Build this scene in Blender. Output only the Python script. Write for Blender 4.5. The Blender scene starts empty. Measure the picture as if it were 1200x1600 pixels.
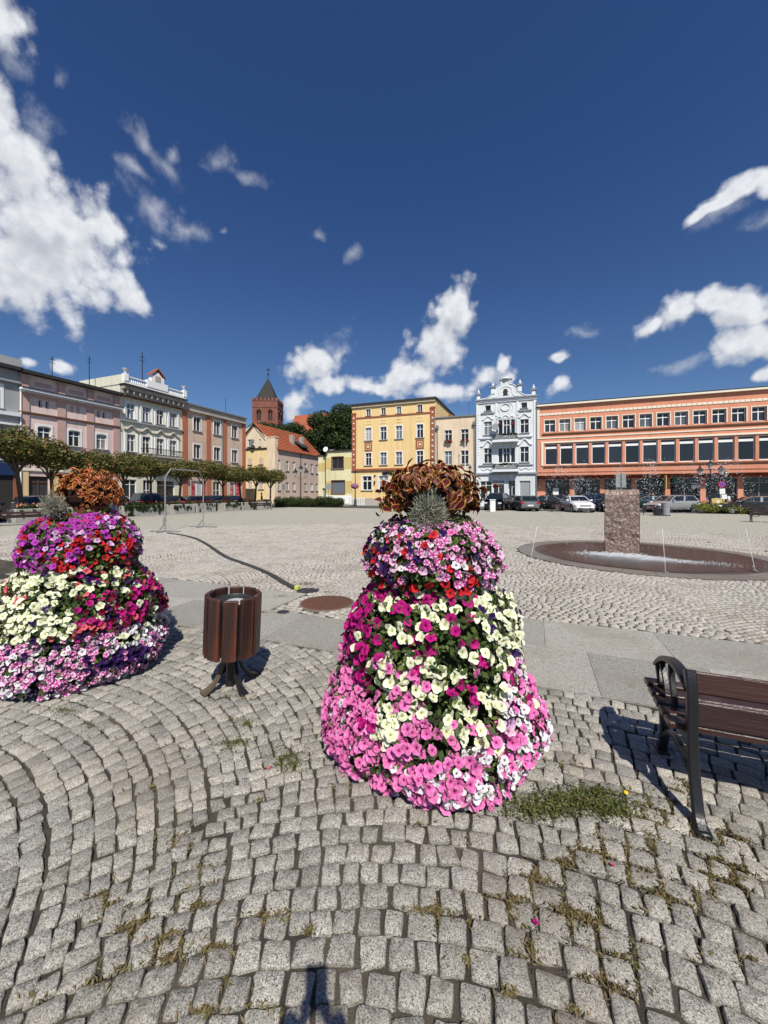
import bpy, bmesh, math, random
import numpy as np
from mathutils import Vector, Matrix
from math import sin, cos, pi, radians as R, sqrt, atan2, tan
random.seed(11)
rng = np.random.default_rng(7)
sc = bpy.context.scene
C = sc.collection

# ------------------------------------------------------------------ camera
# world axes follow the square: +x along the yellow/white/orange row, +y along the pink row
YAW = R(21.5)
CAM_H = 1.65
cd = bpy.data.cameras.new('camera'); cam = bpy.data.objects.new('camera', cd); C.objects.link(cam)
cam.location = (0, 0, CAM_H); cam.rotation_euler = (R(90), 0, YAW)
cd.sensor_fit = 'HORIZONTAL'; cd.sensor_width = 36; cd.lens = 18; cd.shift_y = -29 / 1200
cd.clip_start = 0.02; cd.clip_end = 3000
sc.camera = cam

# ------------------------------------------------------------------ exposure, sun
sc.view_settings.view_transform = 'Standard'; sc.view_settings.look = 'None'
sc.view_settings.exposure = 0.28; sc.view_settings.gamma = 1; sc.view_settings.use_curve_mapping = False
SUN_EL = R(50.5); SUN_AZ = R(9.9)
sx, sy = sin(SUN_AZ), -cos(SUN_AZ)
SUNH = Vector((sx * cos(YAW) - sy * sin(YAW), sx * sin(YAW) + sy * cos(YAW), 0))
SUNV = (SUNH * cos(SUN_EL) + Vector((0, 0, sin(SUN_EL)))).normalized()
ld = bpy.data.lights.new('sun', 'SUN'); ld.energy = 4.6; ld.angle = R(0.53); ld.color = (1.0, 0.945, 0.855)
so = bpy.data.objects.new('sun', ld); C.objects.link(so); so.rotation_euler = (-SUNV).to_track_quat('-Z', 'Y').to_euler()

# ------------------------------------------------------------------ node helper
class NT:
    def __init__(s, tree): s.t = tree; s.n = tree.nodes; s.l = tree.links
    def new(s, typ, **kw):
        n = s.n.new(typ)
        for k, v in kw.items():
            if k.startswith('i_'):
                key = k[2:]
                n.inputs[int(key) if key.isdigit() else key.replace('_', ' ')].default_value = v
            else: setattr(n, k, v)
        return n
    def link(s, a, b): s.l.new(a, b)
    def math(s, op, a, b=None, c=None, clamp=False):
        n = s.n.new('ShaderNodeMath'); n.operation = op; n.use_clamp = clamp
        for i, x in enumerate((a, b, c)):
            if x is None: continue
            if isinstance(x, (int, float)): n.inputs[i].default_value = x
            else: s.l.new(x, n.inputs[i])
        return n.outputs[0]
    def vmath(s, op, a, b=None, out=0):
        n = s.n.new('ShaderNodeVectorMath'); n.operation = op
        for i, x in enumerate((a, b)):
            if x is None: continue
            if isinstance(x, (tuple, list)): n.inputs[i].default_value = x
            else: s.l.new(x, n.inputs[i])
        return n.outputs[out]
    def mix(s, f, a, b, typ='MIX'):
        n = s.n.new('ShaderNodeMix'); n.data_type = 'RGBA'; n.blend_type = typ
        for sock, x in ((n.inputs[0], f), (n.inputs[6], a), (n.inputs[7], b)):
            if isinstance(x, (int, float)): sock.default_value = x
            elif isinstance(x, (tuple, list)): sock.default_value = (*x[:3], 1)
            else: s.l.new(x, sock)
        return n.outputs[2]
    def noise(s, vec, scale, detail=4, rough=.55, dist=0, out=0):
        n = s.n.new('ShaderNodeTexNoise'); n.inputs['Scale'].default_value = scale
        n.inputs['Detail'].default_value = detail; n.inputs['Roughness'].default_value = rough; n.inputs['Distortion'].default_value = dist
        if vec is not None: s.l.new(vec, n.inputs['Vector'])
        return n.outputs[out]
    def ramp(s, f, a, b):   # smoothstep a..b
        n = s.n.new('ShaderNodeMapRange'); n.interpolation_type = 'SMOOTHSTEP'
        n.inputs[1].default_value = a; n.inputs[2].default_value = b
        s.l.new(f, n.inputs[0]); return n.outputs[0]

# ------------------------------------------------------------------ world: Nishita sky and the clouds of the day
def azel(u, v):
    x, z = (u - 600) / 600, (771 - v) / 600
    return atan2(x, 1), atan2(z, sqrt(1 + x * x))
w = bpy.data.worlds.new('World'); sc.world = w; w.use_nodes = True
nt = NT(w.node_tree); nt.n.clear()
out = nt.new('ShaderNodeOutputWorld'); bg = nt.new('ShaderNodeBackground')
bg.inputs[1].default_value = 0.055
sky = nt.new('ShaderNodeTexSky', sky_type='NISHITA', sun_disc=False, sun_elevation=SUN_EL,
             sun_rotation=atan2(SUNH.x, SUNH.y), altitude=60, air_density=1.0, dust_density=0.7, ozone_density=2.5)
tc = nt.new('ShaderNodeTexCoord')
rot = nt.new('ShaderNodeVectorRotate', rotation_type='Z_AXIS'); rot.inputs['Angle'].default_value = -YAW
nt.link(tc.outputs['Generated'], rot.inputs['Vector'])
sep = nt.new('ShaderNodeSeparateXYZ'); nt.link(rot.outputs[0], sep.inputs[0])
az = nt.math('ARCTAN2', sep.outputs[0], sep.outputs[1]); el = nt.math('ARCSINE', sep.outputs[2])
comb = nt.new('ShaderNodeCombineXYZ'); nt.link(az, comb.inputs[0]); nt.link(el, comb.inputs[1])
# u, v, half width, half height, tilt(deg) as seen, weight
THICK = [(20,250,75,90,-20),(60,345,120,75,0),(10,420,120,75,0),(115,440,85,62,0),(203,455,30,62,15),(-30,130,70,130,0),
         (165,350,62,26,-12),(95,325,60,50,0),(-10,20,45,80,0),(100,410,110,60,0),
         (712,482,50,42,20),(680,540,50,42,25),(640,585,60,32,20),(590,607,56,18,0),(482,572,52,25,18),(508,606,40,16,0),(466,632,25,20,0),
         (560,600,30,15,0),(690,612,48,20,0),(752,598,45,24,25),(782,572,18,16,60),
         (1160,478,62,42,30),(1168,540,45,28,10),(1192,592,20,14,0),(1062,492,60,26,20),(1110,475,45,22,25),(1015,510,40,18,25),
         (885,561,22,9,0),(882,598,30,14,25),(98,563,24,14,0),(38,562,28,11,-5),(815,640,40,14,0),(1160,296,58,20,30),(1110,335,38,12,38),(-60,560,60,30,0),(1300,430,90,70,0),(1290,560,70,40,0)]
WISP = [(222,222,34,22,-50),(258,258,34,24,-40),(268,232,18,12,30),(345,240,34,18,-10),(385,265,30,12,-25),(238,322,56,24,-15),(215,280,35,16,-20),(92,130,16,30,-20),(1185,345,50,16,28),
        (290,350,40,22,0),(1080,575,60,10,12),(550,392,22,14,60),(496,357,16,12,0),(345,345,9,8,0),(915,522,28,12,0),(60,200,45,60,-30),(525,545,35,22,40),(245,370,16,10,-20),(1120,345,45,18,30),(30,90,25,50,-10)]
def cloud_group():
    g = bpy.data.node_groups.new('cloud_field', 'ShaderNodeTree')
    g.interface.new_socket('Vector', in_out='INPUT', socket_type='NodeSocketVector')
    g.interface.new_socket('Thick', in_out='OUTPUT', socket_type='NodeSocketFloat')
    g.interface.new_socket('Wisp', in_out='OUTPUT', socket_type='NodeSocketFloat')
    q = NT(g); gi = q.new('NodeGroupInput'); go = q.new('NodeGroupOutput')
    v0 = gi.outputs[0]
    wn = q.noise(v0, 5, 3, .6, out=1)
    wv = q.vmath('SUBTRACT', wn, (.5, .5, .5)); ws = q.new('ShaderNodeVectorMath', operation='SCALE'); ws.inputs['Scale'].default_value = .11
    q.link(wv, ws.inputs[0]); vv = q.vmath('ADD', v0, ws.outputs[0])
    fs = q.new('ShaderNodeSeparateXYZ'); q.link(vv, fs.inputs[0])
    def field(lst, cur0=None):
        cur = None; dep = cur0
        for (u, v, ru, rv, t) in lst:
            a, e = azel(u, v); x = (u - 600) / 600; k = 1 / (1 + x * x)
            z = (771 - v) / 600
            ra = ru / 600 * k; re = rv / 600 * sqrt(k) / (1 + z * z * k)
            m = q.new('ShaderNodeMapping', vector_type='TEXTURE')
            m.inputs['Location'].default_value = (a, e, 0); m.inputs['Rotation'].default_value = (0, 0, R(t) - math.atan(z * x * k)); m.inputs['Scale'].default_value = (ra, re, 1e7)
            # each blob waits for the one before it (its z is scaled to nothing), which keeps the shader small
            cx = q.new('ShaderNodeCombineXYZ'); q.link(fs.outputs[0], cx.inputs[0]); q.link(fs.outputs[1], cx.inputs[1])
            if dep is not None: q.link(dep, cx.inputs[2])
            q.link(cx.outputs[0], m.inputs['Vector'])
            L = q.vmath('LENGTH', m.outputs[0], out=1)
            cur = L if cur is None else q.math('SMOOTH_MIN', cur, L, .25)
            dep = cur
        return q.math('SUBTRACT', 1.25, cur)
    n1 = q.noise(v0, 9, 7, .62); n2 = q.noise(v0, 22, 5, .6)
    T = q.math('MAXIMUM', field(THICK), -1.3); W = q.math('MAXIMUM', field(WISP, T), -1.3)
    a1 = q.math('MULTIPLY', q.math('SUBTRACT', n1, .5), 2.7)
    vv2 = q.vmath('ADD', v0, q.vmath('MULTIPLY', wv, (.03, .03, .03)))
    v1 = q.new('ShaderNodeTexVoronoi', feature='SMOOTH_F1', i_Scale=15.0); v1.inputs['Smoothness'].default_value = .35; q.link(vv2, v1.inputs['Vector'])
    v2 = q.new('ShaderNodeTexVoronoi', feature='F1', i_Scale=38.0); q.link(vv2, v2.inputs['Vector'])
    a1 = q.math('ADD', a1, q.math('ADD', q.math('MULTIPLY', q.math('SUBTRACT', .42, v1.outputs['Distance']), .75), q.math('MULTIPLY', q.math('SUBTRACT', .42, v2.outputs['Distance']), .55)))
    q.link(q.math('ADD', T, a1), go.inputs[0])
    a2 = q.math('ADD', q.math('MULTIPLY', q.math('SUBTRACT', n1, .5), 2.2), q.math('MULTIPLY', q.math('SUBTRACT', n2, .5), 2.6))
    q.link(q.math('ADD', W, a2), go.inputs[1])
    return g
CG = cloud_group()
def cloud_at(vec):
    n = nt.new('ShaderNodeGroup'); n.node_tree = CG; nt.link(vec, n.inputs[0]); return n.outputs
c0 = cloud_at(comb.outputs[0])
dz = nt.new('ShaderNodeCombineXYZ'); nt.link(nt.math('MULTIPLY', c0[1], 1e-5), dz.inputs[2])
c1 = cloud_at(nt.vmath('ADD', nt.vmath('ADD', comb.outputs[0], (0.010, 0.030, 0)), dz.outputs[0]))
alpha_t = nt.ramp(c0[0], -0.08, 0.72)
alpha_w = nt.math('MULTIPLY', nt.ramp(c0[1], 0.1, 1.9), .5)
alpha = nt.math('MAXIMUM', alpha_t, alpha_w)
# light falls from above and behind the camera: cloud above a spot makes it greyer
selfsh = nt.ramp(nt.math('SUBTRACT', c1[0], c0[0]), -0.6, 0.8)
thickn = nt.ramp(c0[0], 0.3, 1.5)
shade = nt.math('ADD', nt.math('MULTIPLY', selfsh, nt.math('ADD', .35, nt.math('MULTIPLY', thickn, .55))), nt.math('MULTIPLY', nt.ramp(c0[0], 1.0, 2.2), .22), clamp=True)
ccol = nt.mix(shade, (12.6, 12.9, 13.5), (4.2, 4.8, 6.0))
fine = nt.noise(comb.outputs[0], 40, 6, .6)
ccol = nt.mix(nt.math('MULTIPLY', nt.ramp(fine, .35, .7), .4), ccol, (7.6, 8.1, 9.2))
# clearer, deeper blue than the stock sky, as a dry afternoon gives
tint = nt.mix(nt.ramp(el, 0.0, 0.75), (0.80, 1.0, 1.26), (0.50, 0.78, 1.24)); skyc = nt.mix(1.0, sky.outputs[0], tint, 'MULTIPLY')
gam = nt.new('ShaderNodeGamma'); gam.inputs[1].default_value = 1.0; nt.link(skyc, gam.inputs[0])
# generic fair-weather clouds behind the camera
nb = nt.noise(tc.outputs['Generated'], 3.2, 9, .6)
back = nt.math('MULTIPLY', nt.ramp(nb, .55, .7), nt.ramp(nt.math('ABSOLUTE', az), 1.2, 1.7))
back = nt.math('MULTIPLY', back, nt.ramp(el, .02, .2))
alpha = nt.math('MAXIMUM', alpha, nt.math('MULTIPLY', back, .9))
fin = nt.mix(alpha, gam.outputs[0], ccol)
nt.link(fin, bg.inputs[0]); nt.link(bg.outputs[0], out.inputs[0])
w.cycles.sampling_method = 'MANUAL'; w.cycles.sample_map_resolution = 512
sc.cycles.max_bounces = 5; sc.cycles.diffuse_bounces = 2; sc.cycles.glossy_bounces = 3; sc.cycles.transmission_bounces = 4
sc.cycles.transparent_max_bounces = 6; sc.cycles.caustics_reflective = False; sc.cycles.caustics_refractive = False

# ------------------------------------------------------------------ measuring helpers (ground and facade planes of the real square)
cY, sY = cos(YAW), sin(YAW)
def ground(u, v, h=0):
    k = (u - 600) / 600; Y = (CAM_H - h) * 600 / (v - 771)
    return Vector((k * cY * Y - sY * Y, k * sY * Y + cY * Y, h))
def at_depth(u, Y, v=771):
    k = (u - 600) / 600
    return Vector((k * cY * Y - sY * Y, k * sY * Y + cY * Y, CAM_H + (771 - v) * Y / 600))

# ------------------------------------------------------------------ scene helpers
def tag(o, label=None, cat=None, group=None, kind=None):
    if label: o['label'] = label
    if cat: o['category'] = cat
    if group: o['group'] = group
    if kind: o['kind'] = kind
    return o
def empty(name, loc=(0, 0, 0), rz=0, label=None, cat=None, group=None):
    o = bpy.data.objects.new(name, None); C.objects.link(o); o.location = loc; o.rotation_euler = (0, 0, rz)
    o.empty_display_size = .2
    return tag(o, label, cat, group)
def copy_tree(o, parent=None):
    c = o.copy(); C.objects.link(c)
    if parent: c.parent = parent
    for ch in list(o.children): copy_tree(ch, c)
    return c
class MB:
    def __init__(s): s.v = []; s.f = []; s.m = []; s.uv = None
    def add(s, vs, fs, mi=0, M=None):
        b = len(s.v)
        if M is not None: vs = [M @ Vector(p) for p in vs]
        s.v += [tuple(p) for p in vs]; s.f += [tuple(i + b for i in f) for f in fs]; s.m += [mi] * len(fs)
        return s
    def box(s, x0, x1, y0, y1, z0, z1, mi=0, M=None):
        vs = [(x0,y0,z0),(x1,y0,z0),(x1,y1,z0),(x0,y1,z0),(x0,y0,z1),(x1,y0,z1),(x1,y1,z1),(x0,y1,z1)]
        return s.add(vs, [(0,3,2,1),(4,5,6,7),(0,1,5,4),(1,2,6,5),(2,3,7,6),(3,0,4,7)], mi, M)
    def bbox(s, x0, x1, y0, y1, z0, z1, b=.01, mi=0, M=None):     # box with chamfered edges
        vs = []
        for x, xb in ((x0, x0 + b), (x1, x1 - b)):
            for y, yb in ((y0, y0 + b), (y1, y1 - b)):
                for z, zb in ((z0, z0 + b), (z1, z1 - b)):
                    vs += [(x, yb, zb), (xb, y, zb), (xb, yb, z)]
        bm = bmesh.new(); [bm.verts.new(p) for p in vs]
        bmesh.ops.convex_hull(bm, input=bm.verts)
        bm.verts.index_update()
        s.add([v.co[:] for v in bm.verts], [[v.index for v in f.verts] for f in bm.faces], mi, M); bm.free(); return s
    def quad(s, a, b, c, d, mi=0): return s.add([a, b, c, d], [(0, 1, 2, 3)], mi)
    def tube(s, pts, rad, n=8, mi=0, M=None, caps=True):
        pts = [Vector(p) for p in pts]
        if isinstance(rad, (int, float)): rad = [rad] * len(pts)
        vs = []; fs = []; up = Vector((0, 0, 1))
        prev = None
        for i, p in enumerate(pts):
            d = (pts[min(i + 1, len(pts) - 1)] - pts[max(i - 1, 0)])
            if d.length < 1e-9: d = Vector((0, 0, 1))
            d.normalize()
            if prev is None:
                a = d.cross(up if abs(d.z) < .9 else Vector((1, 0, 0))).normalized()
            else:
                a = (prev - d * prev.dot(d)).normalized()
            prev = a; b = d.cross(a)
            for k in range(n):
                t = 2 * pi * k / n; vs.append(p + (a * cos(t) + b * sin(t)) * rad[i])
        for i in range(len(pts) - 1):
            for k in range(n):
                k2 = (k + 1) % n; fs.append((i * n + k, i * n + k2, (i + 1) * n + k2, (i + 1) * n + k))
        if caps:
            fs.append(tuple(reversed(range(n)))); fs.append(tuple(range((len(pts) - 1) * n, len(pts) * n)))
        return s.add(vs, fs, mi, M)
    def lathe(s, prof, n=16, c=(0, 0, 0), mi=0, M=None):
        vs = []; fs = []
        for (r, z) in prof:
            for k in range(n):
                t = 2 * pi * k / n; vs.append((c[0] + r * cos(t), c[1] + r * sin(t), c[2] + z))
        for i in range(len(prof) - 1):
            for k in range(n):
                k2 = (k + 1) % n; fs.append((i * n + k, i * n + k2, (i + 1) * n + k2, (i + 1) * n + k))
        fs.append(tuple(reversed(range(n)))); fs.append(tuple(range((len(prof) - 1) * n, len(prof) * n)))
        return s.add(vs, fs, mi, M)
    def prism(s, poly, y0, y1, mi=0, M=None):      # poly in x,z extruded in y
        n = len(poly); vs = [(p[0], y0, p[1]) for p in poly] + [(p[0], y1, p[1]) for p in poly]
        fs = [tuple(range(n)), tuple(reversed(range(n, 2 * n)))] + [(i, i + n, (i + 1) % n + n, (i + 1) % n) for i in range(n)]
        return s.add(vs, fs, mi, M)
    def ball(s, c, r, n=10, mi=0, sq=(1, 1, 1)):
        prof = [(max(1e-4, r * sin(pi * i / (n // 2 + 1))), -r * cos(pi * i / (n // 2 + 1))) for i in range(n // 2 + 2)]
        M = Matrix.Translation(c) @ Matrix.Diagonal((*sq, 1)); return s.lathe(prof, n, mi=mi, M=M)
    def mesh(s, name, mats, smooth=False):
        me = bpy.data.meshes.new(name); me.from_pydata(s.v, [], s.f)
        for m in (mats if isinstance(mats, (list, tuple)) else [mats]): me.materials.append(m)
        if len(me.polygons): me.polygons.foreach_set('material_index', s.m)
        bm = bmesh.new(); bm.from_mesh(me); bmesh.ops.recalc_face_normals(bm, faces=bm.faces); bm.to_mesh(me); bm.free()
        if smooth:
            me.polygons.foreach_set('use_smooth', [True] * len(me.polygons))
            try: me.set_sharp_from_angle(angle=R(38))
            except Exception: pass
        return me
    def build(s, name, mats, parent=None, smooth=False, loc=None, rz=0):
        return obj(name, s.mesh(name, mats, smooth), parent, loc, rz)
def obj(name, me, parent=None, loc=None, rz=0):
    o = bpy.data.objects.new(name, me); C.objects.link(o)
    if parent: o.parent = parent
    if loc is not None: o.location = loc
    if rz: o.rotation_euler = (0, 0, rz)
    return o
def np_mesh(name, V, F, mats, mi=None, uv=None, smooth=False):
    """V (n,3), F (m,k) faces of one size"""
    me = bpy.data.meshes.new(name); V = np.asarray(V, dtype=np.float32); F = np.asarray(F, dtype=np.int32)
    me.vertices.add(len(V)); me.vertices.foreach_set('co', V.ravel())
    k = F.shape[1]; me.loops.add(F.size); me.loops.foreach_set('vertex_index', F.ravel())
    me.polygons.add(len(F)); me.polygons.foreach_set('loop_start', np.arange(0, F.size, k, dtype=np.int32))
    try: me.polygons.foreach_set('loop_total', np.full(len(F), k, dtype=np.int32))
    except Exception: pass
    for m in (mats if isinstance(mats, (list, tuple)) else [mats]): me.materials.append(m)
    if mi is not None: me.polygons.foreach_set('material_index', np.asarray(mi, dtype=np.int32))
    if uv is not None:
        l = me.uv_layers.new(name='uv'); l.data.foreach_set('uv', np.asarray(uv, dtype=np.float32)[F.ravel()].ravel())
    if smooth: me.polygons.foreach_set('use_smooth', np.ones(len(F), dtype=bool))
    me.update(calc_edges=True); return me

# ------------------------------------------------------------------ materials
def pmat(name, col, rough=.8, var=.12, scale=1.5, bump=.15, bscale=60, spec=.3, metal=0, rnd=0, col2=None, c2amt=.5, c2scale=.6, objrnd=0, coat=0, streak=0, grain=None):
    m = bpy.data.materials.new(name); m.use_nodes = True; q = NT(m.node_tree); b = q.n['Principled BSDF']
    geo = q.new('ShaderNodeNewGeometry'); pos = geo.outputs['Position']
    n1 = q.noise(pos, scale, 6, .6)
    if grain: pos = q.vmath('MULTIPLY', q.new('ShaderNodeTexCoord').outputs['Object'], grain); n1 = q.noise(pos, 1.0, 5, .65)
    c = q.mix(1.0, (*col, 1), (1, 1, 1), 'MULTIPLY')
    if col2 is not None: c = q.mix(q.math('MULTIPLY', q.ramp(q.noise(pos, c2scale, 7, .65), .42, .68), c2amt), c, col2)
    if streak:
        c = q.mix(q.math('MULTIPLY', q.ramp(q.noise(q.vmath('MULTIPLY', pos, (2.6, 2.6, .22)), 1.0, 6, .6), .46, .70), streak), c, tuple(x * .62 for x in col))
        c = q.mix(q.math('MULTIPLY', q.ramp(q.noise(pos, 2.2, 7, .7), .55, .75), streak * .6), c, tuple(min(1, x * 1.12 + .02) for x in col))
    f = q.math('ADD', 1 - var, q.math('MULTIPLY', n1, 2 * var))
    if rnd: f = q.math('MULTIPLY', f, q.math('ADD', 1 - rnd, q.math('MULTIPLY', geo.outputs['Random Per Island'], 2 * rnd)))
    if objrnd:
        oi = q.new('ShaderNodeObjectInfo'); f = q.math('MULTIPLY', f, q.math('ADD', 1 - objrnd, q.math('MULTIPLY', oi.outputs['Random'], 2 * objrnd)))
    cc = q.new('ShaderNodeVectorMath', operation='SCALE'); q.link(c, cc.inputs[0]); q.link(f, cc.inputs['Scale'])
    q.link(cc.outputs[0], b.inputs['Base Color'])
    b.inputs['Roughness'].default_value = rough; b.inputs['Metallic'].default_value = metal; b.inputs['Specular IOR Level'].default_value = spec
    b.inputs['Coat Weight'].default_value = coat
    if bump:
        bp = q.new('ShaderNodeBump'); bp.inputs['Strength'].default_value = bump; bp.inputs['Distance'].default_value = .02
        q.link(q.noise(pos, bscale, 5, .6), bp.inputs['Height']); q.link(bp.outputs[0], b.inputs['Normal'])
    return m
M = {}
M['white'] = pmat('white_paint', (.80, .80, .78), .6, .05, bump=.05)
M['cream'] = pmat('cream_trim', (.78, .72, .58), .75, .06)
M['glass'] = pmat('window_glass', (.018, .022, .028), .06, .2, 3, 0, spec=.6, objrnd=.5)
M['glass2'] = pmat('curtained_glass', (.10, .12, .14), .08, .35, 9, 0, spec=.6, objrnd=.6)
M['glass3'] = pmat('lit_curtain_glass', (.34, .36, .37), .10, .3, 6, 0, spec=.5, objrnd=.4)
M['black'] = pmat('black_cast_iron', (.012, .012, .014), .35, .2, 6, .15, 90, spec=.5)
M['darkmetal'] = pmat('dark_metal', (.03, .03, .033), .45, .2, 6, .1)
M['grey_metal'] = pmat('grey_metal', (.33, .34, .34), .4, .1, 6, .05, metal=.7)
M['galv'] = pmat('pale_tube_metal', (.30, .31, .30), .45, .1, 6, .05, metal=.3)
M['concrete'] = pmat('planter_concrete', (.36, .35, .32), .9, .2, 2, .3, 80, col2=(.16, .16, .12), c2scale=3)
M['asphalt'] = pmat('asphalt', (.062, .062, .062), .9, .15, 1, .25, 150)
M['roof_tile'] = pmat('clay_roof', (.36, .10, .048), .85, .2, 4, .3, 40, col2=(.20, .075, .045))
M['roof_dark'] = pmat('dark_roof_felt', (.035, .033, .032), .8, .2)
M['zinc'] = pmat('zinc_sheet', (.25, .26, .27), .5, .12, metal=.4)
M['brick'] = None
def brickmat(name, c1, c2, mortar, scale):
    m = bpy.data.materials.new(name); m.use_nodes = True; q = NT(m.node_tree); b = q.n['Principled BSDF']
    t = q.new('ShaderNodeTexCoord'); geo = q.new('ShaderNodeNewGeometry')
    s = q.new('ShaderNodeSeparateXYZ'); q.link(geo.outputs['Position'], s.inputs[0])
    cb = q.new('ShaderNodeCombineXYZ'); q.link(q.math('ADD', s.outputs[0], s.outputs[1]), cb.inputs[0]); q.link(s.outputs[2], cb.inputs[1])
    br = q.new('ShaderNodeTexBrick'); q.link(cb.outputs[0], br.inputs['Vector']); br.inputs['Scale'].default_value = scale
    br.inputs['Color1'].default_value = (*c1, 1); br.inputs['Color2'].default_value = (*c2, 1); br.inputs['Mortar'].default_value = (*mortar, 1)
    br.inputs['Mortar Size'].default_value = .012
    c = q.mix(q.math('MULTIPLY', q.ramp(q.noise(geo.outputs['Position'], .5, 6), .4, .7), .5), br.outputs[0], tuple(x * .5 for x in c1))
    q.link(c, b.inputs['Base Color']); b.inputs['Roughness'].default_value = .9; return m
M['brick'] = brickmat('church_brick', (.25, .082, .052), (.17, .055, .038), (.26, .19, .15), 2.2)

# ------------------------------------------------------------------ ground
def granite_mat(name, base=.40, warm=1.0, island=.24, speck=1.0, wet=0.0):
    m = bpy.data.materials.new(name); m.use_nodes = True; q = NT(m.node_tree); b = q.n['Principled BSDF']
    geo = q.new('ShaderNodeNewGeometry'); pos = geo.outputs['Position']
    v = q.new('ShaderNodeTexVoronoi', i_Scale=270.0); q.link(pos, v.inputs['Vector'])
    sp = q.new('ShaderNodeSeparateColor'); q.link(v.outputs['Color'], sp.inputs[0])
    n = q.noise(pos, 420, 2, .6)
    g = q.math('ADD', q.math('MULTIPLY', sp.outputs[0], .65), q.math('MULTIPLY', n, .35))
    dark = q.ramp(g, .20, .42); lite = q.ramp(g, .55, .78)
    c = q.mix(dark, (.085 * speck + base * .5 * (1 - speck), .08 * speck + base * .5 * (1 - speck), .075 * speck + base * .5 * (1 - speck)), (base * warm * 1.02, base * .985, base * .885))
    c = q.mix(q.math('MULTIPLY', lite, .8), c, (base * 1.75, base * 1.70, base * 1.52))
    big = q.noise(pos, 1.1, 6, .6); mid = q.noise(pos, 14, 5, .6)
    c = q.mix(q.math('MULTIPLY', q.ramp(big, .45, .68), .45), c, (.21, .18, .14))
    c = q.mix(q.math('MULTIPLY', q.ramp(mid, .48, .78), .45), c, (.17, .15, .115))
    r = geo.outputs['Random Per Island']
    f = q.math('ADD', 1 - island, q.math('MULTIPLY', r, 2 * island))
    oi = q.new('ShaderNodeObjectInfo')
    f = q.math('MULTIPLY', f, q.math('ADD', .84, q.math('MULTIPLY', oi.outputs['Random'], .32)))
    s = q.new('ShaderNodeVectorMath', operation='SCALE'); q.link(c, s.inputs[0]); q.link(f, s.inputs['Scale'])
    tint = q.mix(q.math('MULTIPLY', r, .35), s.outputs[0], q.mix(1, s.outputs[0], (1.08, .96, .86), 'MULTIPLY'))
    q.link(tint, b.inputs['Base Color']); b.inputs['Roughness'].default_value = .82 - wet * .6; b.inputs['Specular IOR Level'].default_value = .3
    bp = q.new('ShaderNodeBump'); bp.inputs['Strength'].default_value = .55; bp.inputs['Distance'].default_value = .006
    q.link(q.math('ADD', q.math('MULTIPLY', mid, 1.2), q.math('MULTIPLY', n, .5)), bp.inputs['Height']); q.link(bp.outputs[0], b.inputs['Normal'])
    return m
M['sett'] = granite_mat('granite_sett', .262, .99)
M['sett_far'] = granite_mat('granite_sett_plaza', .35, 1.04, island=.13, speck=.7)
M['slab'] = granite_mat('granite_slab', .30, .99, island=.05)
def joint_mat():
    m = bpy.data.materials.new('joint_soil'); m.use_nodes = True; q = NT(m.node_tree); b = q.n['Principled BSDF']
    pos = q.new('ShaderNodeNewGeometry').outputs['Position']
    c = q.mix(q.ramp(q.noise(pos, 2.2, 6, .6), .42, .62), (.035, .029, .022), (.105, .085, .06))
    c = q.mix(q.math('MULTIPLY', q.ramp(q.noise(pos, 1.4, 5), .5, .68), .7), c, (.055, .065, .022))
    c = q.mix(q.math('MULTIPLY', q.noise(pos, 160, 3), .6), c, (.03, .025, .02))
    q.link(c, b.inputs['Base Color']); b.inputs['Roughness'].default_value = 1
    bp = q.new('ShaderNodeBump'); bp.inputs['Strength'].default_value = .8; bp.inputs['Distance'].default_value = .01
    q.link(q.noise(pos, 130, 4), bp.inputs['Height']); q.link(bp.outputs[0], b.inputs['Normal']); return m
M['joint'] = joint_mat()
def plaza_far_mat():
    """setts too far off to tell apart: same arc bond drawn by a brick pattern on arc coordinates"""
    m = bpy.data.materials.new('plaza_setts_far'); m.use_nodes = True; q = NT(m.node_tree); b = q.n['Principled BSDF']
    pos = q.new('ShaderNodeNewGeometry').outputs['Position']; s = q.new('ShaderNodeSeparateXYZ'); q.link(pos, s.inputs[0])
    xm = q.math('SUBTRACT', q.math('FLOORED_MODULO', q.math('ADD', s.outputs[0], -.30 + 1.84), 3.68), 1.84)
    t = q.math('ARCSINE', q.math('DIVIDE', xm, 2.6))
    yy = q.math('SUBTRACT', s.outputs[1], q.math('MULTIPLY', q.math('COSINE', t), 2.6))
    cb = q.new('ShaderNodeCombineXYZ'); q.link(q.math('MULTIPLY', t, 2.6), cb.inputs[0]); q.link(yy, cb.inputs[1])
    br = q.new('ShaderNodeTexBrick'); br.inputs['Scale'].default_value = 4.6; q.link(cb.outputs[0], br.inputs['Vector'])
    br.inputs['Color1'].default_value = (.50, .475, .395, 1); br.inputs['Color2'].default_value = (.37, .35, .29, 1); br.inputs['Mortar'].default_value = (.13, .115, .09, 1)
    br.inputs['Brick Width'].default_value = .5; br.inputs['Row Height'].default_value = .5; br.inputs['Mortar Size'].default_value = .03
    c = q.mix(q.math('MULTIPLY', q.ramp(q.noise(pos, .35, 7, .65), .42, .7), .45), br.outputs[0], (.36, .33, .27))
    c = q.mix(q.math('MULTIPLY', q.ramp(q.noise(pos, 9, 4, .6), .4, .7), .35), c, (.16, .15, .12))
    q.link(c, b.inputs['Base Color']); b.inputs['Roughness'].default_value = .9
    bp = q.new('ShaderNodeBump'); bp.inputs['Strength'].default_value = .5; bp.inputs['Distance'].default_value = .01
    q.link(q.math('ADD', br.outputs['Fac'], q.noise(pos, 40, 3)), bp.inputs['Height']); bp.invert = True; q.link(bp.outputs[0], b.inputs['Normal'])
    return m
M['plaza_far'] = plaza_far_mat()

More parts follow.
